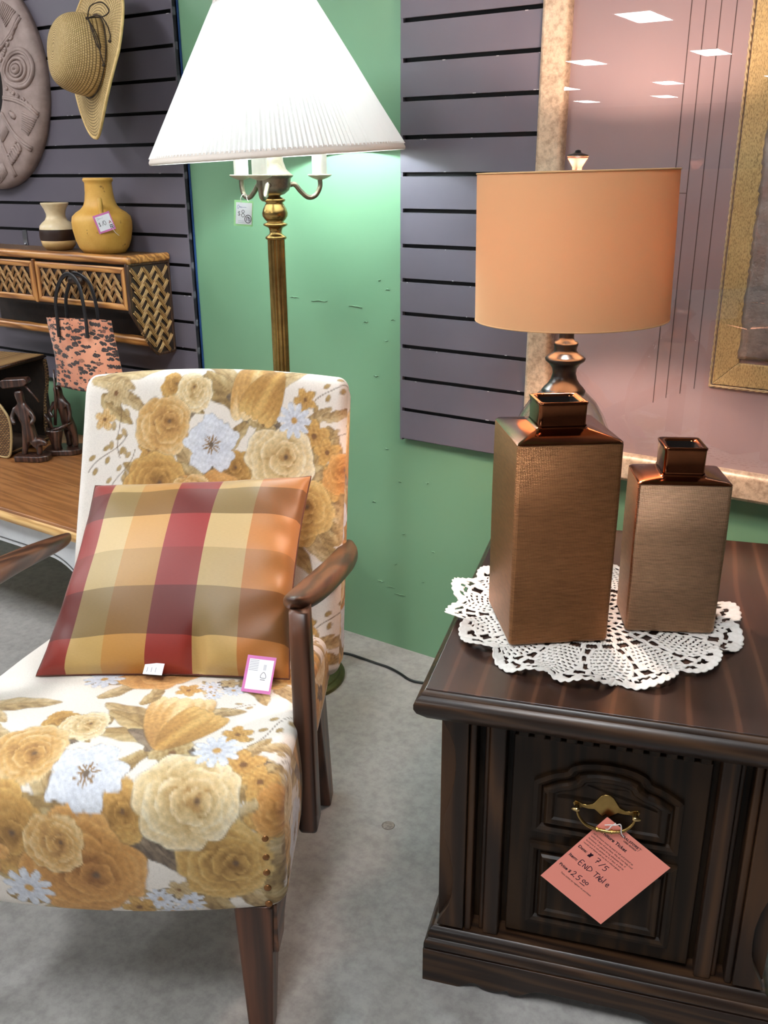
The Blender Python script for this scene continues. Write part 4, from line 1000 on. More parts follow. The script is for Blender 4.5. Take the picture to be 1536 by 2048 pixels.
pt = price_card(pil, 'price_tag', PM, .048, .058, PINKB, mp)

# ------------------------------------------------------------------ bamboo wall shelf
SX1, SD = -1.937, .15; SX0 = -2.72; SYF, SYB = -.17, -.0205; SZT = .999
BAM = wood('bamboo_pole', (110,64,28), (172,112,54), (206,150,84), axis=0, scale=20, rough=.38, coat=.2)
BAMV = wood('bamboo_pole_upright', (110,64,28), (168,108,52), (200,144,80), axis=2, scale=20, rough=.38, coat=.2)
CANE = wood('cane_strand', (104,66,34), (164,118,68), (204,164,108), axis=0, scale=60, rough=.45)
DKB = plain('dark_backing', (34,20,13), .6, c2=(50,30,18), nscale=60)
RIMW = wood('dark_rattan_rim', (30,17,11), (56,33,19), (84,52,30), axis=2, scale=40, rough=.45)
ws = empty('wall_shelf', (SX1, SYB, .73)); tag(ws, 'bamboo and woven rattan wall shelf with drawers on the slatted wall', 'shelf')
def wl(x, y, z): return (x-SX1, y-SYB, z-.73)
# woven top
t = NT('woven_top'); v = t.coord('Object', (1,1,1), (0,0,.78)); ck = t.n('ShaderNodeTexBrick'); t.l(v, ck.inputs[0]); ck.inputs['Scale'].default_value = 60
ck.inputs['Color1'].default_value = C4((150,108,62)); ck.inputs['Color2'].default_value = C4((112,74,40)); ck.inputs['Mortar'].default_value = C4((40,24,14)); ck.inputs['Mortar Size'].default_value = .05
t.l(ck.outputs[0], t.b.inputs['Base Color']); t.set(Roughness=.5); t.bump(ck.outputs[1], .6, .002).node.invert = True; WTOP = t.m
a = wl(SX0, SYF+.012, .985); b = wl(SX1-.012, SYB, .996); box('top_board', (a[0], b[0], a[1], b[1], a[2], b[2]), WTOP, ws, bevel=0)
def pole(nm, p0, p1, r, mat, nodes=3, parent=ws, flat=1.0):
    P0, P1 = Vector(p0), Vector(p1); N = 40; pts = []; rad = []
    ks = [(k+.5)/nodes+random.uniform(-.1,.1)/nodes for k in range(nodes)]
    for i in range(N+1):
        s = i/N; pts.append(P0.lerp(P1, s)); rad.append(r*(1+.10*max(math.exp(-((s-q)*N/1.2)**2) for q in ks)))
    V, F = tube(pts, rad, 12, flat=flat); return mesh(nm, V, F, mat, parent, smooth=True)
pole('front_pole', wl(SX0, SYF+.006, .988), wl(SX1+.002, SYF+.006, .988), .0115, BAM, 6)
pole('end_pole', wl(SX1-.004, SYF+.004, .9885), wl(SX1-.004, SYB-.004, .9885), .0112, BAM, 2)
# body: bottom, back, dividers
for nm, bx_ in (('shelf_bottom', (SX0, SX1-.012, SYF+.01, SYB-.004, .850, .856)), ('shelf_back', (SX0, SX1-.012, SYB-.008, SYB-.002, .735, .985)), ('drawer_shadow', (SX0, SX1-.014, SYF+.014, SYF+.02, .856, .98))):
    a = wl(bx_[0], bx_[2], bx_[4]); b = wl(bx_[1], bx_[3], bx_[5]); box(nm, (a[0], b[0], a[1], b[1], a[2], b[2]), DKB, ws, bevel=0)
# weave floats: three canes side by side, arched over the crossing
def float_mesh(L_, wd):
    parts = []
    for k in (-1, 0, 1):
        pts = [(L_*(q/8-.5), k*wd, .0022*math.sin(PI*q/8)) for q in range(9)]; parts.append(tube(pts, wd*.40, 5, upv=(0,0,1)))
    V, F = cat_(parts); me = bpy.data.meshes.new('cane'); me.from_pydata(V, [], F); me.materials.append(CANE); me.shade_smooth(); return me
FLO = float_mesh(.034, .0038)
def weave(parent, org, ex, ez, nrm, inside, W_, H_, p=.0185, ang=52):
    ex, ez, nrm = Vector(ex), Vector(ez), Vector(nrm); 
    ni, nj = int(W_/p)+2, int(H_/p)+2
    for j in range(-1, nj):
        for i in range(-1, ni):
            x, z = (i+.5*(j % 2))*p*1.0, j*p*.86
            if not inside(x, z): continue
            sgn = 1 if (i % 2 == 0) else -1
            an = R(ang)*sgn
            d = ex*math.cos(an)+ez*math.sin(an); sdir = nrm.cross(d)
            o = bpy.data.objects.new('cane', FLO); COL.objects.link(o); o.parent = parent
            M = Matrix((d, sdir, nrm)).transposed().to_4x4(); M.translation = Vector(org)+ex*x+ez*z+nrm*(.0005 if sgn > 0 else .0012); o.matrix_basis = M
# drawers
DX = [(-2.319, -1.949), (-2.70, -2.331)]
for x0, x1 in DX:
    dr = empty('drawer'); dr.parent = ws; dr.location = wl(x0, SYF, .858); Wd, Hd = x1-x0, .112
    box('drawer_panel', (.008, Wd-.008, .004, .012, .008, Hd-.008), DKB, dr, bevel=0)
    pr_ = [(0,0),(0,.004),(.3,.0065),(.7,.0065),(1,.004),(1,0)]
    mitre_rail('drawer_rail', dr, Wd, .017, pr_, BAM, Matrix.Translation((0,.004,0)))
    mitre_rail('drawer_rail', dr, Wd, .017, pr_, BAM, Matrix.Translation((Wd,.004,Hd)) @ Matrix.Rotation(R(180), 4, 'Y'))
    mitre_rail('drawer_rail', dr, Hd, .017, pr_, BAMV, Matrix.Translation((0,.004,Hd)) @ Matrix.Rotation(R(90), 4, 'Y'))
    mitre_rail('drawer_rail', dr, Hd, .017, pr_, BAMV, Matrix.Translation((Wd,.004,0)) @ Matrix.Rotation(R(-90), 4, 'Y'))
    weave(dr, (.017,.003,.017), (1,0,0), (0,0,1), (0,-1,0), lambda x, z: .008 < x < Wd-.042 and .006 < z < Hd-.04, Wd-.034, Hd-.034)
    kx = -2.118-x0 if x0 > -2.33 else Wd/2
    V, F = tube([(kx-.027,-.022,.072),(kx-.024,-.022,.072),(kx+.024,-.022,.072),(kx+.027,-.022,.072)], [.009,.0115,.0115,.009], 16); mesh('drawer_pull', V, F, RIMW, dr, smooth=True)
    V, F = cat_([tube([(kx+s*.016,.002,.072),(kx+s*.016,-.022,.072)], .004, 10) for s in (-1, 1)]); mesh('pull_stud', V, F, RIMW, dr)
a = wl(-2.3305, SYF-.004, .856); b = wl(-2.3195, SYF+.006, .976); box('divider', (a[0], b[0], a[1], b[1], a[2], b[2]), BAMV, ws, bevel=.003)
a = wl(-1.948, SYF-.002, .85); b = wl(SX1-.001, SYF+.012, .98); box('corner_upright', (a[0], b[0], a[1], b[1], a[2], b[2]), RIMW, ws, bevel=.003)
# side panel: slanted bracket shape in (y,z)
SIDEP = [(SYF+.004,.976),(SYB-.002,.976),(SYB-.002,.733),(-.086,.731),(-.105,.748),(SYF+.001,.852)]
SP = [(y-SYB, z-.73) for y, z in SIDEP]
V, F = prism(SP, -.012, -.004, 'x'); sp = fixn(mesh('side_panel', V, F, DKB, ws))
def inpoly(poly, x, z):
    c = False; n = len(poly)
    for i in range(n):
        (x0, z0_), (x1, z1) = poly[i], poly[(i+1) % n]
        if (z0_ > z) != (z1 > z) and x < (x1-x0)*(z-z0_)/(z1-z0_)+x0: c = not c
    return c
ctr = (sum(p_[0] for p_ in SP)/6, sum(p_[1] for p_ in SP)/6)
SPI = [(ctr[0]+(y-ctr[0])*.84, ctr[1]+(z-ctr[1])*.90) for y, z in SP]
weave(sp, (-.003, -SD, 0), (0,1,0), (0,0,1), (1,0,0), lambda x, z: inpoly(SPI, x-SD, z), .16, .26, p=.0215, ang=50)
V, F = tube([( -.004, y, z) for y, z in resample(SP+[SP[0]], .01)[:-1]], .0042, 8, closed=True); mesh('side_rim', V, F, RIMW, ws, smooth=True)
pole('hanging_rail', wl(SX0, -.10, .766), wl(SX1-.008, -.10, .766), .013, BAM, 5)
# metal slat hook holding the shelf
hk = empty('wall_bracket', (-2.551, -.0205, 1.0)); STEEL = plain('zinc_steel', (170,172,178), .3, 1.0)
box('bracket_plate', (-.010,.010,-.003,0,-.012,.040), STEEL, hk, bevel=.0008); box('bracket_lip', (-.010,.010,-.003,.006,.037,.040), STEEL, hk, bevel=.0005)
V, F = lathe([(.004,0),(.004,.003),(.002,.004)], 14); V = [(x, -z-.003, y) for x, y, z in V]; mesh('bracket_screw', V, F, STEEL, hk, smooth=True)
tag(hk, 'small zinc hanging bracket in a slat groove above the wicker shelf', 'bracket')

# ------------------------------------------------------------------ vases on the shelf
CRM = plain('cream_glaze', (226,206,168), .3, c2=(212,188,146), nscale=25)
vs = empty('pottery_vase', (-2.305, -.09, .9965)); tag(vs, 'small cream pottery vase with a dark brown band', 'vase', 'vases on the wicker shelf')
V, F = lathe([(.028,0),(.036,.001),(.045,.012),(.0485,.027)], 48); mesh('lower_body', V, F, plain('tan_clay', (206,170,112), .5, c2=(190,150,92), nscale=30), vs, smooth=True)
V, F = lathe([(.0486,.0265),(.0505,.034),(.0505,.049),(.0490,.0565)], 48, cap=False); mesh('brown_band', V, F, plain('brown_glaze', (52,34,28), .35), vs, smooth=True)
V, F = lathe([(.0488,.0565),(.0470,.066),(.040,.074),(.031,.081),(.0265,.090),(.0262,.098),(.030,.110),(.0365,.122),(.0385,.126),(.0375,.128),(.035,.126),(.029,.113),(.0245,.097),(.0245,.088),(.03,.07)], 48, cap=False); mesh('upper_body', V, F, CRM, vs, smooth=True)
t = NT('mustard_glaze'); v = t.coord(); a_ = t.noise(v, 16, 5, .7); b_ = t.noise(v, 34, 4, .75)
cc = t.mix(t.ramp(b_, [(.63, (0,0,0,1)), (.7, (1,1,1,1))]), t.ramp(a_, [(.3, C4((206,152,62))), (.7, C4((224,176,88)))]), C4((128,86,34))); t.l(cc, t.b.inputs['Base Color']); t.set(Roughness=.5); t.bump(a_, .15, .002); MUST = t.m
vy = empty('pottery_vase', (-2.10, -.1, .9965)); tag(vy, 'large mustard yellow pottery jug vase with a paper price tag', 'vase', 'vases on the wicker shelf')
V, F = lathe([(.045,0),(.055,.001),(.066,.016),(.0735,.036),(.0785,.062),(.0795,.082),(.0765,.096),(.066,.106),(.053,.114),(.044,.124),(.039,.138),(.0365,.156),(.0355,.176),(.0355,.182),(.039,.186),(.0395,.190),(.037,.194),(.033,.193),(.031,.185),(.031,.15)], 56, cap=False); mesh('jug_body', V, F, MUST, vy, smooth=True)
hd = Vector((CAM.x+2.10, CAM.y+.1, 0)).normalized(); hp = lambda r_, z: tuple(hd*r_+Vector((0,0,z)))
V, F = tube(smoothpath([hp(.045,.122), hp(.056,.135), hp(.068,.140), hp(.074,.132), hp(.076,.115), hp(.077,.098), hp(.074,.09)], 6), .0062, 10); mesh('jug_handle', V, F, MUST, vy, smooth=True)
def m10(r):
    strokes(r, SCR, .008, -.015, .010, .007, .0005, INKG, z=.0006)
    strokes(r, DOL, .008, -.030, .007, .009, .0009, INK, z=.0006); strokes(r, ONE, .0165, -.030, .012, .011, .0010, INK, z=.0006); strokes(r, ZERO, .0205, -.030, .010, .011, .0010, INK, z=.0006)
    strokes(r, [[(0,0),(.5,.6),(1,0)],[(.2,.9),(.9,.8)],[(0,.4),(1,.5)]], .034, -.030, .006, .008, .0013, plain('red_marker', (150,30,40), .6), z=.0006)
    strokes(r, [[(0,0),(0,1)],[(0,1),(1,.9)],[(0,.5),(1,.4)],[(0,0),(1,.1)],[(.5,1),(.5,0)]], .034, -.042, .009, .009, .0016, INK, z=.0006)
az_ = math.atan2(hd.y, hd.x)
MT = Matrix.Translation(hp(.0835, .106)) @ Matrix.Rotation(az_+PI/2, 4, 'Z') @ Matrix.Rotation(R(88), 4, 'X') @ Matrix.Rotation(R(17), 4, 'Z') @ Matrix.Translation((-.024, 0, 0))
pc = price_card(vy, 'price_tag', MT, .045, .047, PINKB, m10)
V, F = tube([(.036,-.040,.0006),(.040,-.056,.0004),(.046,-.066,-.001)], .0007, 6); mesh('tag_string', V, F, STRING, pc)

# ------------------------------------------------------------------ leopard bag
t = NT('leopard_print'); v = t.coord('Object', (1,1,1)); mpn = t.n('ShaderNodeMapping'); t.l(v, mpn.inputs[0]); mpn.inputs['Scale'].default_value = (36, 36, 92)
wn = t.noise(v, 55, 3); vm = t.n('ShaderNodeMixRGB'); vm.inputs[0].default_value = .32; t.l(mpn.outputs[0], vm.inputs[1]); t.l(t.mix(1.0, (0,0,0,1), wn), vm.inputs[2])
ad = t.n('ShaderNodeVectorMath', operation='ADD'); t.l(mpn.outputs[0], ad.inputs[0]); wn2 = t.n('ShaderNodeTexNoise'); wn2.inputs['Scale'].default_value = 90; t.l(v, wn2.inputs[0]); t.l(wn2.outputs[1], ad.inputs[1])
vo = t.n('ShaderNodeTexVoronoi', feature='F1'); t.l(ad.outputs[0], vo.inputs[0]); vo.inputs['Scale'].default_value = 1.0; vo.inputs['Randomness'].default_value = .85
ring = t.ramp(vo.outputs['Distance'], [(0, (.55,.55,.55,1)), (.10, (.8,.8,.8,1)), (.16, (1,1,1,1)), (.45, (1,1,1,1)), (.51, (0,0,0,1))])
gate = t.ramp(vo.outputs['Color'], [(.08, (.3,.3,.3,1)), (.12, (1,1,1,1))]); fm = t.mix(1.0, ring, gate, 'MULTIPLY')
big = t.ramp(t.noise(v, 9, 2), [(.35, C4((196,118,84))), (.65, C4((232,160,124)))]); t.l(t.mix(fm, big, C4((34,20,20))), t.b.inputs['Base Color']); t.set(Roughness=.75, Sheen_Weight=.3); LEO = t.m
bag = empty('tote_bag', (-2.118, -.2, .63)); tag(bag, 'small leopard print tote bag with black handles hung from the shelf drawer', 'bag')
rows = []
for k in range(15):
    s = k/14; z = .192*s; x0 = -.128+.004*math.sin(5*s)-.006*s; x1 = .142+.016*(1-s)**2-.008*s; zz0, zz1 = z, z+.004*math.sin(3*s); row = []
    top = s
    for i in range(25):
        q = i/24; x = x0+(x1-x0)*q; bulge = .013*(math.sin(PI*q)**.6)*(1-.35*s)+.0015
        row.append((x, -bulge+.004*math.sin(7*q+3*s), z+.012*q*s+.006*math.sin(PI*q)*(1-s)*-1+(1-s)*.03*q**2*.9))
    for i in range(24, -1, -1):
        q = i/24; x = x0+(x1-x0)*q; bulge = .011*(math.sin(PI*q)**.6)*(1-.35*s)+.0015
        row.append((x, bulge+.004*math.sin(7*q+3*s), z+.012*q*s+.006*math.sin(PI*q)*(1-s)*-1+(1-s)*.03*q**2*.9))
    rows.append(row)
V, F, n_ = loft(rows); F.append(tuple(range(n_-1, -1, -1))); fixn(mesh('bag_body', V, F, LEO, bag, smooth=True))
t = NT('black_leather'); t.set(Base_Color=C4((24,20,22)), Roughness=.32); BLEA = t.m
for dy, dx in ((-.016, 0), (.012, .016)):
    pts = smoothpath([(-.072+dx*.4,dy,.145),(-.070+dx*.4,dy,.20),(-.066+dx*.5,dy,.25),(-.045+dx,dy*.8,.295),(-.005+dx*.4,dy*.6-.004,.319),(.030+dx,dy*.8,.298),(.046+dx,dy,.25),(.050+dx,dy,.20),(.048+dx*.4,dy,.152)], 6)
    V, F = tube(pts, .0068, 10, flat=.4, upv=(0,1,0)); mesh('bag_handle', V, F, BLEA, bag, smooth=True)

# ------------------------------------------------------------------ straw hat
t = NT('straw_weave'); uvn = t.n('ShaderNodeUVMap'); mpn = t.n('ShaderNodeMapping'); t.l(uvn.outputs[0], mpn.inputs[0]); mpn.inputs['Scale'].default_value = (1, 1, 1)
br = t.n('ShaderNodeTexBrick'); t.l(mpn.outputs[0], br.inputs[0]); br.inputs['Scale'].default_value = 1.0; br.inputs['Mortar Size'].default_value = .09; br.inputs['Brick Width'].default_value = 1.0; br.inputs['Row Height'].default_value = .62; br.inputs['Bias'].default_value = -.1
br.inputs['Color1'].default_value = C4((214,184,128)); br.inputs['Color2'].default_value = C4((196,164,106)); br.inputs['Mortar'].default_value = C4((112,88,50))
t.l(br.outputs[0], t.b.inputs['Base Color']); t.set(Roughness=.7); t.bump(br.outputs[1], .7, .002).node.invert = True; STRAW = t.m
HATL = plain('straw_edge', (222,190,130), .7, c2=(208,174,112), nscale=60)
hat = empty('straw_hat'); tag(hat, 'woven straw sun hat with a thin dark bow hung on the slatted wall', 'hat')
hax = (-rt*.80 - Vector((fw.x, fw.y, 0)).normalized()*.58 + Vector((0,0,.16))).normalized()      # crown direction
hz = (Vector((0,0,1))-hax*hax.z).normalized(); hx = hz.cross(hax)                                   # hx: towards the viewer's side
HM = Matrix((hx, hz, hax)).transposed().to_4x4(); HM.translation = Vector((-2.028, -.131, 1.474)); hat.matrix_world = HM @ Matrix.Scale(.93, 4)
def hatpt(r_, a):
    """a: angle in brim plane (0 = hx, 90 = up); r_: 0 crown centre .. 1 crown foot .. 2 brim edge"""
    ca, sa = math.cos(a), math.sin(a)
    if r_ <= 1:
        rr_ = .098*min(1, math.sin(min(1, r_)*PI/2)**.75); z = .122*(math.cos(r_*PI/2)**.62) 
        z -= .014*math.exp(-(r_/.35)**2)
        return Vector((rr_*ca*1.0, rr_*sa*1.02, z+.004*math.sin(3*a)*r_))
    q = r_-1; ex_ = .082+.018*sa*sa; R_ = .098+ex_*q
    roll = .014*q*q*math.cos(2*a+.9)-.008*q+.02*q*q*max(0, -sa)*max(0, ca)
    return Vector((R_*ca*1.0, R_*sa*1.02, roll))
def hatgrid(r0, r1, nr, na, uo=0):
    V, UVg = [], []
    acc = 0
    for j in range(nr+1):
        r_ = r0+(r1-r0)*j/nr; r_ = max(r_, .0005)
        for i in range(na):
            a = 2*PI*i/na; V.append(tuple(hatpt(r_, a))); 
    F = [(j*na+i, j*na+(i+1) % na, (j+1)*na+(i+1) % na, (j+1)*na+i) for j in range(nr) for i in range(na)]
    return V, F
def hatmesh(nm, r0, r1, nr, na, rows_, bricks):
    V, F = hatgrid(r0, r1, nr, na)
    o = mesh(nm, V, F, STRAW, hat, smooth=True, solid=.0022)
    uvl = o.data.uv_layers.new(name='UVMap')
    for p_ in o.data.polygons:
        for k, li in enumerate(p_.loop_indices):
            vi = o.data.loops[li].vertex_index; j, i = divmod(vi, na); f0 = p_.vertices[0] % na
            ii = i if not (i == 0 and f0 == na-1) else na
            uvl.data[li].uv = (ii/na*bricks, j/nr*rows_*.62)
    return o
hatmesh('crown', 0, 1, 30, 96, 30, 96); hatmesh('brim', 1, 2, 20, 96, 14, 130)
V, F = tube([hatpt(2.0, a) for a in np.linspace(0, 2*PI, 121)[:-1]], .0042, 6, closed=True); mesh('brim_edge', V, F, HATL, hat, smooth=True)
# cord round the crown and its bow
V, F = tube([hatpt(1.02, a)*1.02+Vector((0,0,.006)) for a in np.linspace(0, 2*PI, 81)[:-1]], .0014, 6, closed=True); mesh('hat_cord', V, F, plain('dark_cord', (54,40,28), .7), hat, smooth=True)
CORD = bpy.data.materials['dark_cord']
kb = hatpt(.9, R(52))*1.0
IV = HM.to_3x3().inverted(); E1, E2, E3 = IV @ rt, IV @ Vector((0,0,1)), IV @ -Vector((fw.x, fw.y, 0)).normalized()
def bow(pts): V, F = tube(smoothpath([kb+E1*q[0]+E2*q[1]+E3*q[2] for q in pts], 7), .0017, 6); mesh('bow', V, F, CORD, hat, smooth=True)
bow([(0,0,.008),(.014,.026,.02),(.044,.034,.02),(.060,.016,.018),(.044,.003,.016),(.012,.001,.012),(0,0,.008)])
bow([(0,0,.008),(.012,-.02,.03),(.020,-.05,.036),(.028,-.072,.036),(.034,-.068,.034),(.024,-.035,.032),(0,0,.008)])
bow([(0,0,.008),(.036,.004,.026),(.054,-.018,.03),(.060,-.040,.03),(.058,-.054,.03)])
bow([(0,0,.008),(.012,-.018,.03),(.026,-.05,.04),(.034,-.085,.042),(.040,-.112,.042)])
for q in ((.058,-.056,.03), (.040,-.114,.042), (0,0,.008)):
    V, F = lathe([(.001,-.004),(.0038,-.002),(.0042,.001),(.0025,.004),(.001,.005)], 10); mesh('cord_knot', V, F, CORD, hat, smooth=True, loc=kb+E1*q[0]+E2*q[1]+E3*q[2])

# ------------------------------------------------------------------ ornate oval mirror
t = NT('mauve_plaster'); v = t.coord(); a_ = t.noise(v, 30, 4, .6); t.l(t.ramp(a_, [(.3, C4((140,120,114))), (.7, C4((166,144,136)))]), t.b.inputs['Base Color']); t.set(Roughness=.6); t.bump(a_, .2, .002); PLAS = t.m
MCX, MCZ, MA, MB_, IA, IB = -2.622, 1.45, .272, .292, .10, .118
mir = empty('wall_mirror', (MCX, -.0205, MCZ)); tag(mir, 'oval wall mirror in a wide carved mauve grey frame beside the straw hat', 'mirror')
def mp_(a, f, y=0): # f 0 inner .. 1 outer
    return ((IA+(MA-IA)*f)*math.cos(a), y, (IB+(MB_-IB)*f)*math.sin(a))
PRM = [(0,0),(0,.030),(.04,.036),(.10,.034),(.16,.036),(.5,.042),(.84,.038),(.92,.034),(.98,.026),(1,.016),(1,0)]
n_ = len(PRM); NA_ = 144; V = [mp_(2*PI*i/NA_, f, -d) for i in range(NA_) for f, d in PRM]
F = [(i*n_+k, i*n_+(k+1) % n_, ((i+1) % NA_)*n_+(k+1) % n_, ((i+1) % NA_)*n_+k) for i in range(NA_) for k in range(n_)]
fixn(mesh('mirror_frame', V, F, PLAS, mir, smooth=True))
V = [mp_(2*PI*i/64, 0.02, -.012) for i in range(64)]; t = NT('mirror_silver'); t.set(Base_Color=(.86,.88,.9,1), Metallic=1, Roughness=.02); mesh('mirror_glass', V, [tuple(range(64))], t.m, mir)
def yv(f): return np.interp(f, [q[0] for q in PRM[1:-1]], [q[1] for q in PRM[1:-1]])
def relief(pts, r_, nm='carving', closed=False): V, F = tube([mp_(a, f, -yv(f)-.001) for a, f in pts], r_*1.45, 6, closed=closed); return mesh(nm, V, F, PLAS, mir, smooth=True)
for c0 in (R(7), R(127), R(247)):
    for q, rr_ in ((.40,.0045),(.35,.003),(.24,.0035),(.15,.003),(.06,.005)):
        relief([(c0+q*.55*math.cos(b), .5+q*math.sin(b)) for b in np.linspace(0, 2*PI, 33)[:-1]], rr_, 'medallion_ring', True)
    for s in (-1, 1):
        b0 = c0+s*R(27)
        for d in (0, .03): relief([(b0+s*d-s*.09*(1-(2*f-1)**2)*1, f) for f in np.linspace(.06, .94, 14)], .0032, 'band_ridge')
        b1 = c0+s*R(46)
        for d in (0, .03): relief([(b1+s*d+s*.05*(1-(2*f-1)**2), f) for f in np.linspace(.06, .94, 14)], .0032, 'band_ridge')
        for k in range(9): relief([(b0+s*(.05+.028*k*.9), .60+.006*k), (b0+s*(.05+.028*k*.9)+.01, .92-.012*k)], .002, 'flute')
        for k in range(5):                                               # palmette between the bands
            an = R(-60+30*k); cx_ = b0+s*.17; relief([(cx_+.02*q*math.sin(an), .28+.075*q*math.cos(an)*3*.4+.1*q*.3) for q in (0,.5,1,1.5)], .0045-.0004*k, 'palmette')
        for k in range(7):                                               # scroll sprays next to the medallion
            a1 = c0+s*R(15+1.5*k); f1 = .14+.11*k+.02*math.sin(k*2)
            relief([(a1+.022*math.cos(q)*(1-q/9), f1+.05*math.sin(q)*(1-q/9)) for q in np.linspace(0, 5.5, 12)], .0026, 'scroll')
    b2 = c0+R(60)
    for k in range(12): relief([(b2-.17+.03*k, .08), (b2-.19+.03*k, .38)], .0028, 'flute')
    for k in range(6): relief([(b2-.15+.05*k+.03*math.cos(q)*(1-q/8), .66+.13*math.sin(q)*(1-q/8)) for q in np.linspace(0, 5.5, 12)], .0032, 'scroll')

# ------------------------------------------------------------------ painted side table at the left
DZ = .422; DX0, DX1, DY0, DY1 = -3.0, -1.56, -.592, -.03
OAK = wood('golden_oak', (126,78,42), (148,95,53), (166,112,66), axis=0, scale=15, stretch=.08, rough=.35, coat=.3)
OAKE = wood('pale_oak_edge', (168,120,62), (206,160,96), (228,190,130), axis=0, scale=20, rough=.4)
WPAINT = plain('worn_white_paint', (206,206,206), .5, c2=(192,192,194), nscale=12)
dk = empty('side_table', (DX0, DY0, 0)); tag(dk, 'low side table with oak top and white painted arched apron', 'table')
W_, D_ = DX1-DX0, DY1-DY0
box('tabletop', (0, W_, 0, D_, DZ-.018, DZ), OAK, dk, bevel=.003); 
V, F = ring_prof([(-.012,DZ-.036),(.004,DZ-.032),(.008,DZ-.024),(.007,DZ-.016),(.001,DZ-.008)], 0, W_, 0, D_); mesh('edge_moulding', V, F, OAKE, dk, smooth=False, bevel=.001)
xs = np.linspace(.03, W_-.03, 80); cx_ = W_/2
low = [(x, .315-.30*max(0, (abs(x-cx_)-(W_/2-.30))/.27)**2.2) for x in xs]
V, F = prism([(x, max(.02, z)) for x, z in low]+[(W_-.03, DZ-.034), (.03, DZ-.034)], .02, .04); fixn(mesh('arched_apron', V, F, WPAINT, dk, bevel=.001))
strk = [(x, .019, max(.05, z)+.012) for x, z in low[4:-4]]; V, F = tube(strk, .0014, 6); mesh('apron_bead', V, F, plain('dark_bead', (60,58,58), .6), dk)
ys = np.linspace(.04, D_-.03, 40)
lowy = [(y, .315-.30*max(0, (abs(y-D_/2)-(D_/2-.16))/.15)**2.2) for y in ys]
for x in (.03, W_-.05):
    V, F = prism([(y, max(.02, z)) for y, z in lowy]+[(D_-.03, DZ-.034), (.04, DZ-.034)], x, x+.02, 'x'); fixn(mesh('side_apron', V, F, WPAINT, dk))
for x in (.03, W_-.075):
    for y in (.021, D_-.07): V = boxv(x, x+.045, y, y+.045, 0, DZ-.034); mesh('leg', V, BOXF, WPAINT, dk, bevel=.003)
box('back_board', (.03, W_-.03, D_-.05, D_-.03, .3, DZ-.034), WPAINT, dk)

# ------------------------------------------------------------------ woven basket on its side
t = NT('basket_weave'); v = t.coord('Object', (1,1,1)); br = t.n('ShaderNodeTexBrick'); mpn = t.n('ShaderNodeMapping'); t.l(v, mpn.inputs[0]); mpn.inputs['Rotation'].default_value = (R(90),0,0); t.l(mpn.outputs[0], br.inputs[0])
br.inputs['Scale'].default_value = 48; br.inputs['Mortar Size'].default_value = .06; br.inputs['Color1'].default_value = C4((170,132,82)); br.inputs['Color2'].default_value = C4((128,92,52)); br.inputs['Mortar'].default_value = C4((52,34,20))
t.l(br.outputs[0], t.b.inputs['Base Color']); t.set(Roughness=.7); t.bump(br.outputs[1], .7, .002).node.invert = True; BSK = t.m
bk = empty('wicker_basket', (-2.385, -.228, DZ+.004), R(14)); tag(bk, 'woven wicker basket lying open on the oak side table', 'basket')
BSKI = plain('basket_inside', (44,30,18), .8, c2=(30,20,12), nscale=60)
b_ = dict(h=.262, d=.09)
box('basket_top', (-.34, .01, -.09, .115, .252, .264), BSK, bk, bevel=.003)
box('basket_bottom', (-.34, 0, -.09, .115, .0, .010), BSK, bk, bevel=.003)
box('basket_back', (-.34, .005, .105, .115, .01, .252), BSKI, bk, bevel=.002)
box('basket_end', (-.34, -.33, -.09, .105, .01, .252), BSKI, bk, bevel=.002)
fp = [(-.34,.01),(-.03,.004),(.012,.002),(.030,.05),(.034,.11),(.012,.15),(-.025,.182),(-.06,.172),(-.34,.17)]
V, F = prism(fp, -.1, -.09); fixn(mesh('basket_front', V, F, BSK, bk)); 
WIRE = plain('pale_reed', (176,150,104), .6)
V, F = tube(smoothpath([(x, -.098, z) for x, z in fp[1:8]], 6), .0035, 8); mesh('basket_rim', V, F, WIRE, bk, smooth=True)
for zz in (.258,): V, F = tube([(.01,-.09,zz),(.012,.0,zz+.003),(.01,.115,zz)], .004, 8); mesh('basket_rim', V, F, RIMW, bk, smooth=True)
V, F = tube(smoothpath([(.008,.112,.25),(.010,.112,.2),(-.004,.108,.12),(-.01,.10,.05),(-.005,.10,.01)], 6), .006, 8); mesh('basket_rim', V, F, BSK, bk, smooth=True)

# ------------------------------------------------------------------ two carved figurines
CARV = wood('carved_ebony', (30,17,13), (54,32,25), (92,60,48), axis=2, scale=24, rough=.3, coat=.4)
def skin(nm, verts, edges, radii, parent, root=0, sub=2):
    me = bpy.data.meshes.new(nm); me.from_pydata(verts, edges, []); o = bpy.data.objects.new(nm, me); COL.objects.link(o)
    md = o.modifiers.new('k', 'SKIN'); md.use_smooth_shade = True
    for i, r_ in enumerate(radii):
        sv = me.skin_vertices[0].data[i]; sv.radius = (r_, r_) if not hasattr(r_, '__len__') else r_; sv.use_root = (i == root)
    s_ = o.modifiers.new('u', 'SUBSURF'); s_.levels = sub; s_.render_levels = sub
    bpy.context.view_layer.update(); dg = bpy.context.evaluated_depsgraph_get(); m2 = bpy.data.meshes.new_from_object(o.evaluated_get(dg)); bpy.data.objects.remove(o)
    m2.materials.clear(); m2.materials.append(CARV); m2.name = nm; m2.shade_smooth(); return link(bpy.data.objects.new(nm, m2), parent)
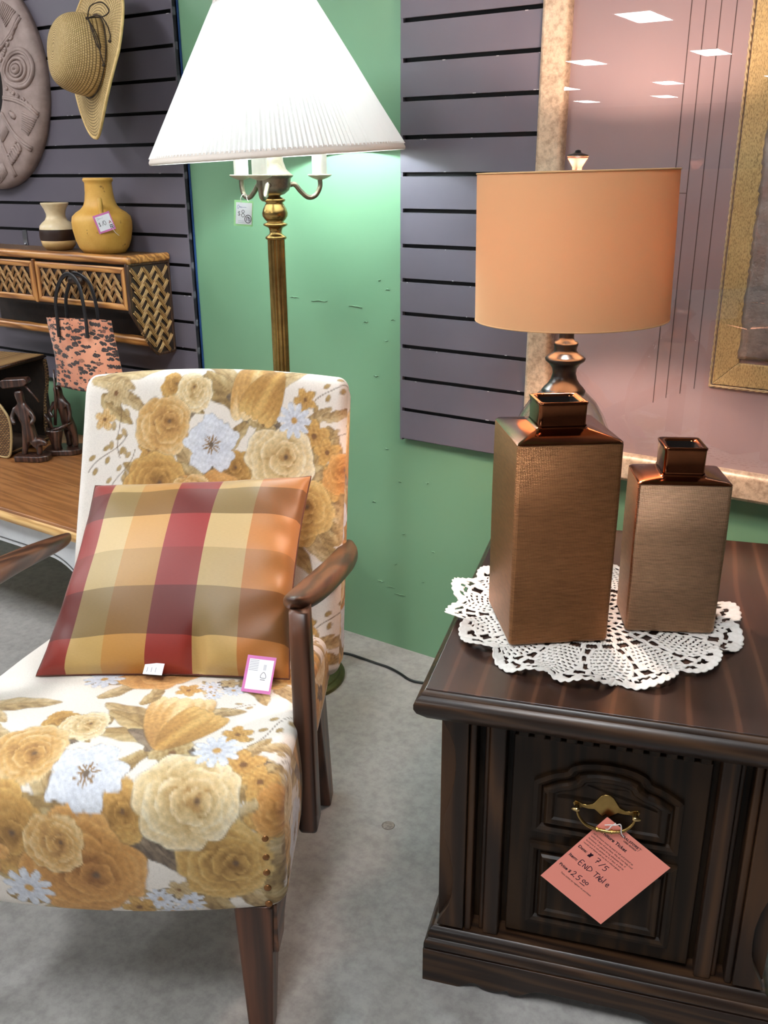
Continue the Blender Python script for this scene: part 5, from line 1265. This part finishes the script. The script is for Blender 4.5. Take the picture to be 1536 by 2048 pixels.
# left: figure carrying a tray on the head
fa = empty('carved_figurine', (-2.277, -.292, DZ), YAW); tag(fa, 'dark carved wooden figurine balancing a block on its head beside the basket', 'figurine', 'carved wooden figurines')
V, F = prism([(-.046,-.022),(.026,-.030),(.05,-.014),(.05,.022),(-.03,.03),(-.048,.012)], 0, .018, 'z'); fixn(mesh('figurine_base', V, F, CARV, fa, bevel=.004))
VS = [(.004,0,.075),(.0,0,.11),(-.006,0,.145),(-.010,0,.168),(-.013,-.002,.192),(-.014,-.003,.212),(.016,0,.055),(.026,-.004,.03),(.02,-.004,.016),(-.012,.004,.055),(-.02,.002,.03),(-.024,0,.016),(.014,-.012,.148),(.026,-.016,.128),(.018,-.026,.112),(-.034,.004,.150),(-.042,-.006,.126),(-.03,-.02,.112),(.036,-.012,.06),(.052,-.012,.05)]
ED = [(0,1),(1,2),(2,3),(3,4),(4,5),(0,6),(6,7),(7,8),(0,9),(9,10),(10,11),(2,12),(12,13),(13,14),(2,15),(15,16),(16,17),(6,18),(18,19)]
skin('figure_body', VS, ED, [.020,.016,.021,.009,.0155,.011,.013,.008,.009,.013,.008,.009,.008,.0065,.006,.008,.0065,.006,.012,.006], fa)
V, F = prism([(-.058,.224),(-.050,.214),(.010,.221),(.022,.230),(.016,.243),(-.048,.240),(-.056,.236)], -.022, .018); fixn(mesh('head_load', V, F, CARV, fa, bevel=.004))
V, F = tube([(.010,-.012,.224),(.046,-.014,.176)], .003, 8); mesh('carrying_stick', V, F, CARV, fa, smooth=True)
# right: figure pounding a mortar
fb = empty('carved_figurine', (-2.266, -.188, DZ), YAW); tag(fb, 'dark carved wooden figurine leaning over a mortar with a tall pestle', 'figurine', 'carved wooden figurines')
V, F = prism([(-.052,-.045),(.034,-.04),(.056,-.022),(.058,.04),(-.035,.045),(-.056,.02)], 0, .017, 'z'); fixn(mesh('figurine_base', V, F, CARV, fb, bevel=.004))
VS = [(.018,.004,.095),(.014,.002,.125),(.010,0,.152),(.006,-.001,.170),(.002,-.003,.188),(.001,-.003,.204),(.030,.006,.07),(.034,.006,.04),(.032,.004,.015),(.010,.012,.068),(.012,.014,.04),(.012,.014,.015),(-.010,-.010,.150),(-.024,-.018,.128),(-.014,-.024,.112),(.028,-.006,.146),(.034,-.014,.118),(.028,-.022,.098)]
ED = [(0,1),(1,2),(2,3),(3,4),(4,5),(0,6),(6,7),(7,8),(0,9),(9,10),(10,11),(2,12),(12,13),(13,14),(2,15),(15,16),(16,17)]
skin('figure_body', VS, ED, [.019,.015,.019,.0085,.0155,.010,.013,.009,.010,.013,.009,.010,.0075,.006,.006,.0075,.006,.006], fb)
V, F = tube([(.004,-.02,.252),(.0,-.022,.17),(-.010,-.024,.09)], [.0022,.004,.005], 8); mesh('pestle', V, F, CARV, fb, smooth=True)
V, F = lathe([(.016,.016),(.014,.03),(.018,.05),(.024,.072),(.025,.078),(.02,.076),(.015,.06)], 20); mesh('mortar', V, F, CARV, fb, smooth=True, loc=(-.014,-.024,0))
V, F = tube([(-.040,-.03,.066),(.0,-.028,.080),(.036,-.02,.096)], .0045, 8); mesh('carved_rail', V, F, CARV, fb, smooth=True)
V, F = tube([(-.036,-.02,.122),(-.028,-.022,.10),(-.018,-.026,.078)], [.006,.005,.004], 8); mesh('carved_peg', V, F, CARV, fb, smooth=True)
# pen left on the table edge
pn = empty('pen', (-2.23, -.075, DZ+.0045), R(-64)); tag(pn, 'dark pen lying on the oak side table behind the armchair', 'pen')
V, F = tube([(-.06,0,0),(-.055,0,0),(.05,0,0),(.056,0,0),(.066,0,0)], [.003,.0045,.0045,.0035,.001], 10); mesh('pen_barrel', V, F, plain('navy_plastic', (24,28,60), .3), pn, smooth=True)
V, F = tube([(-.058,0,.0055),(-.02,0,.006)], .001, 6); mesh('pen_clip', V, F, STEEL, pn)
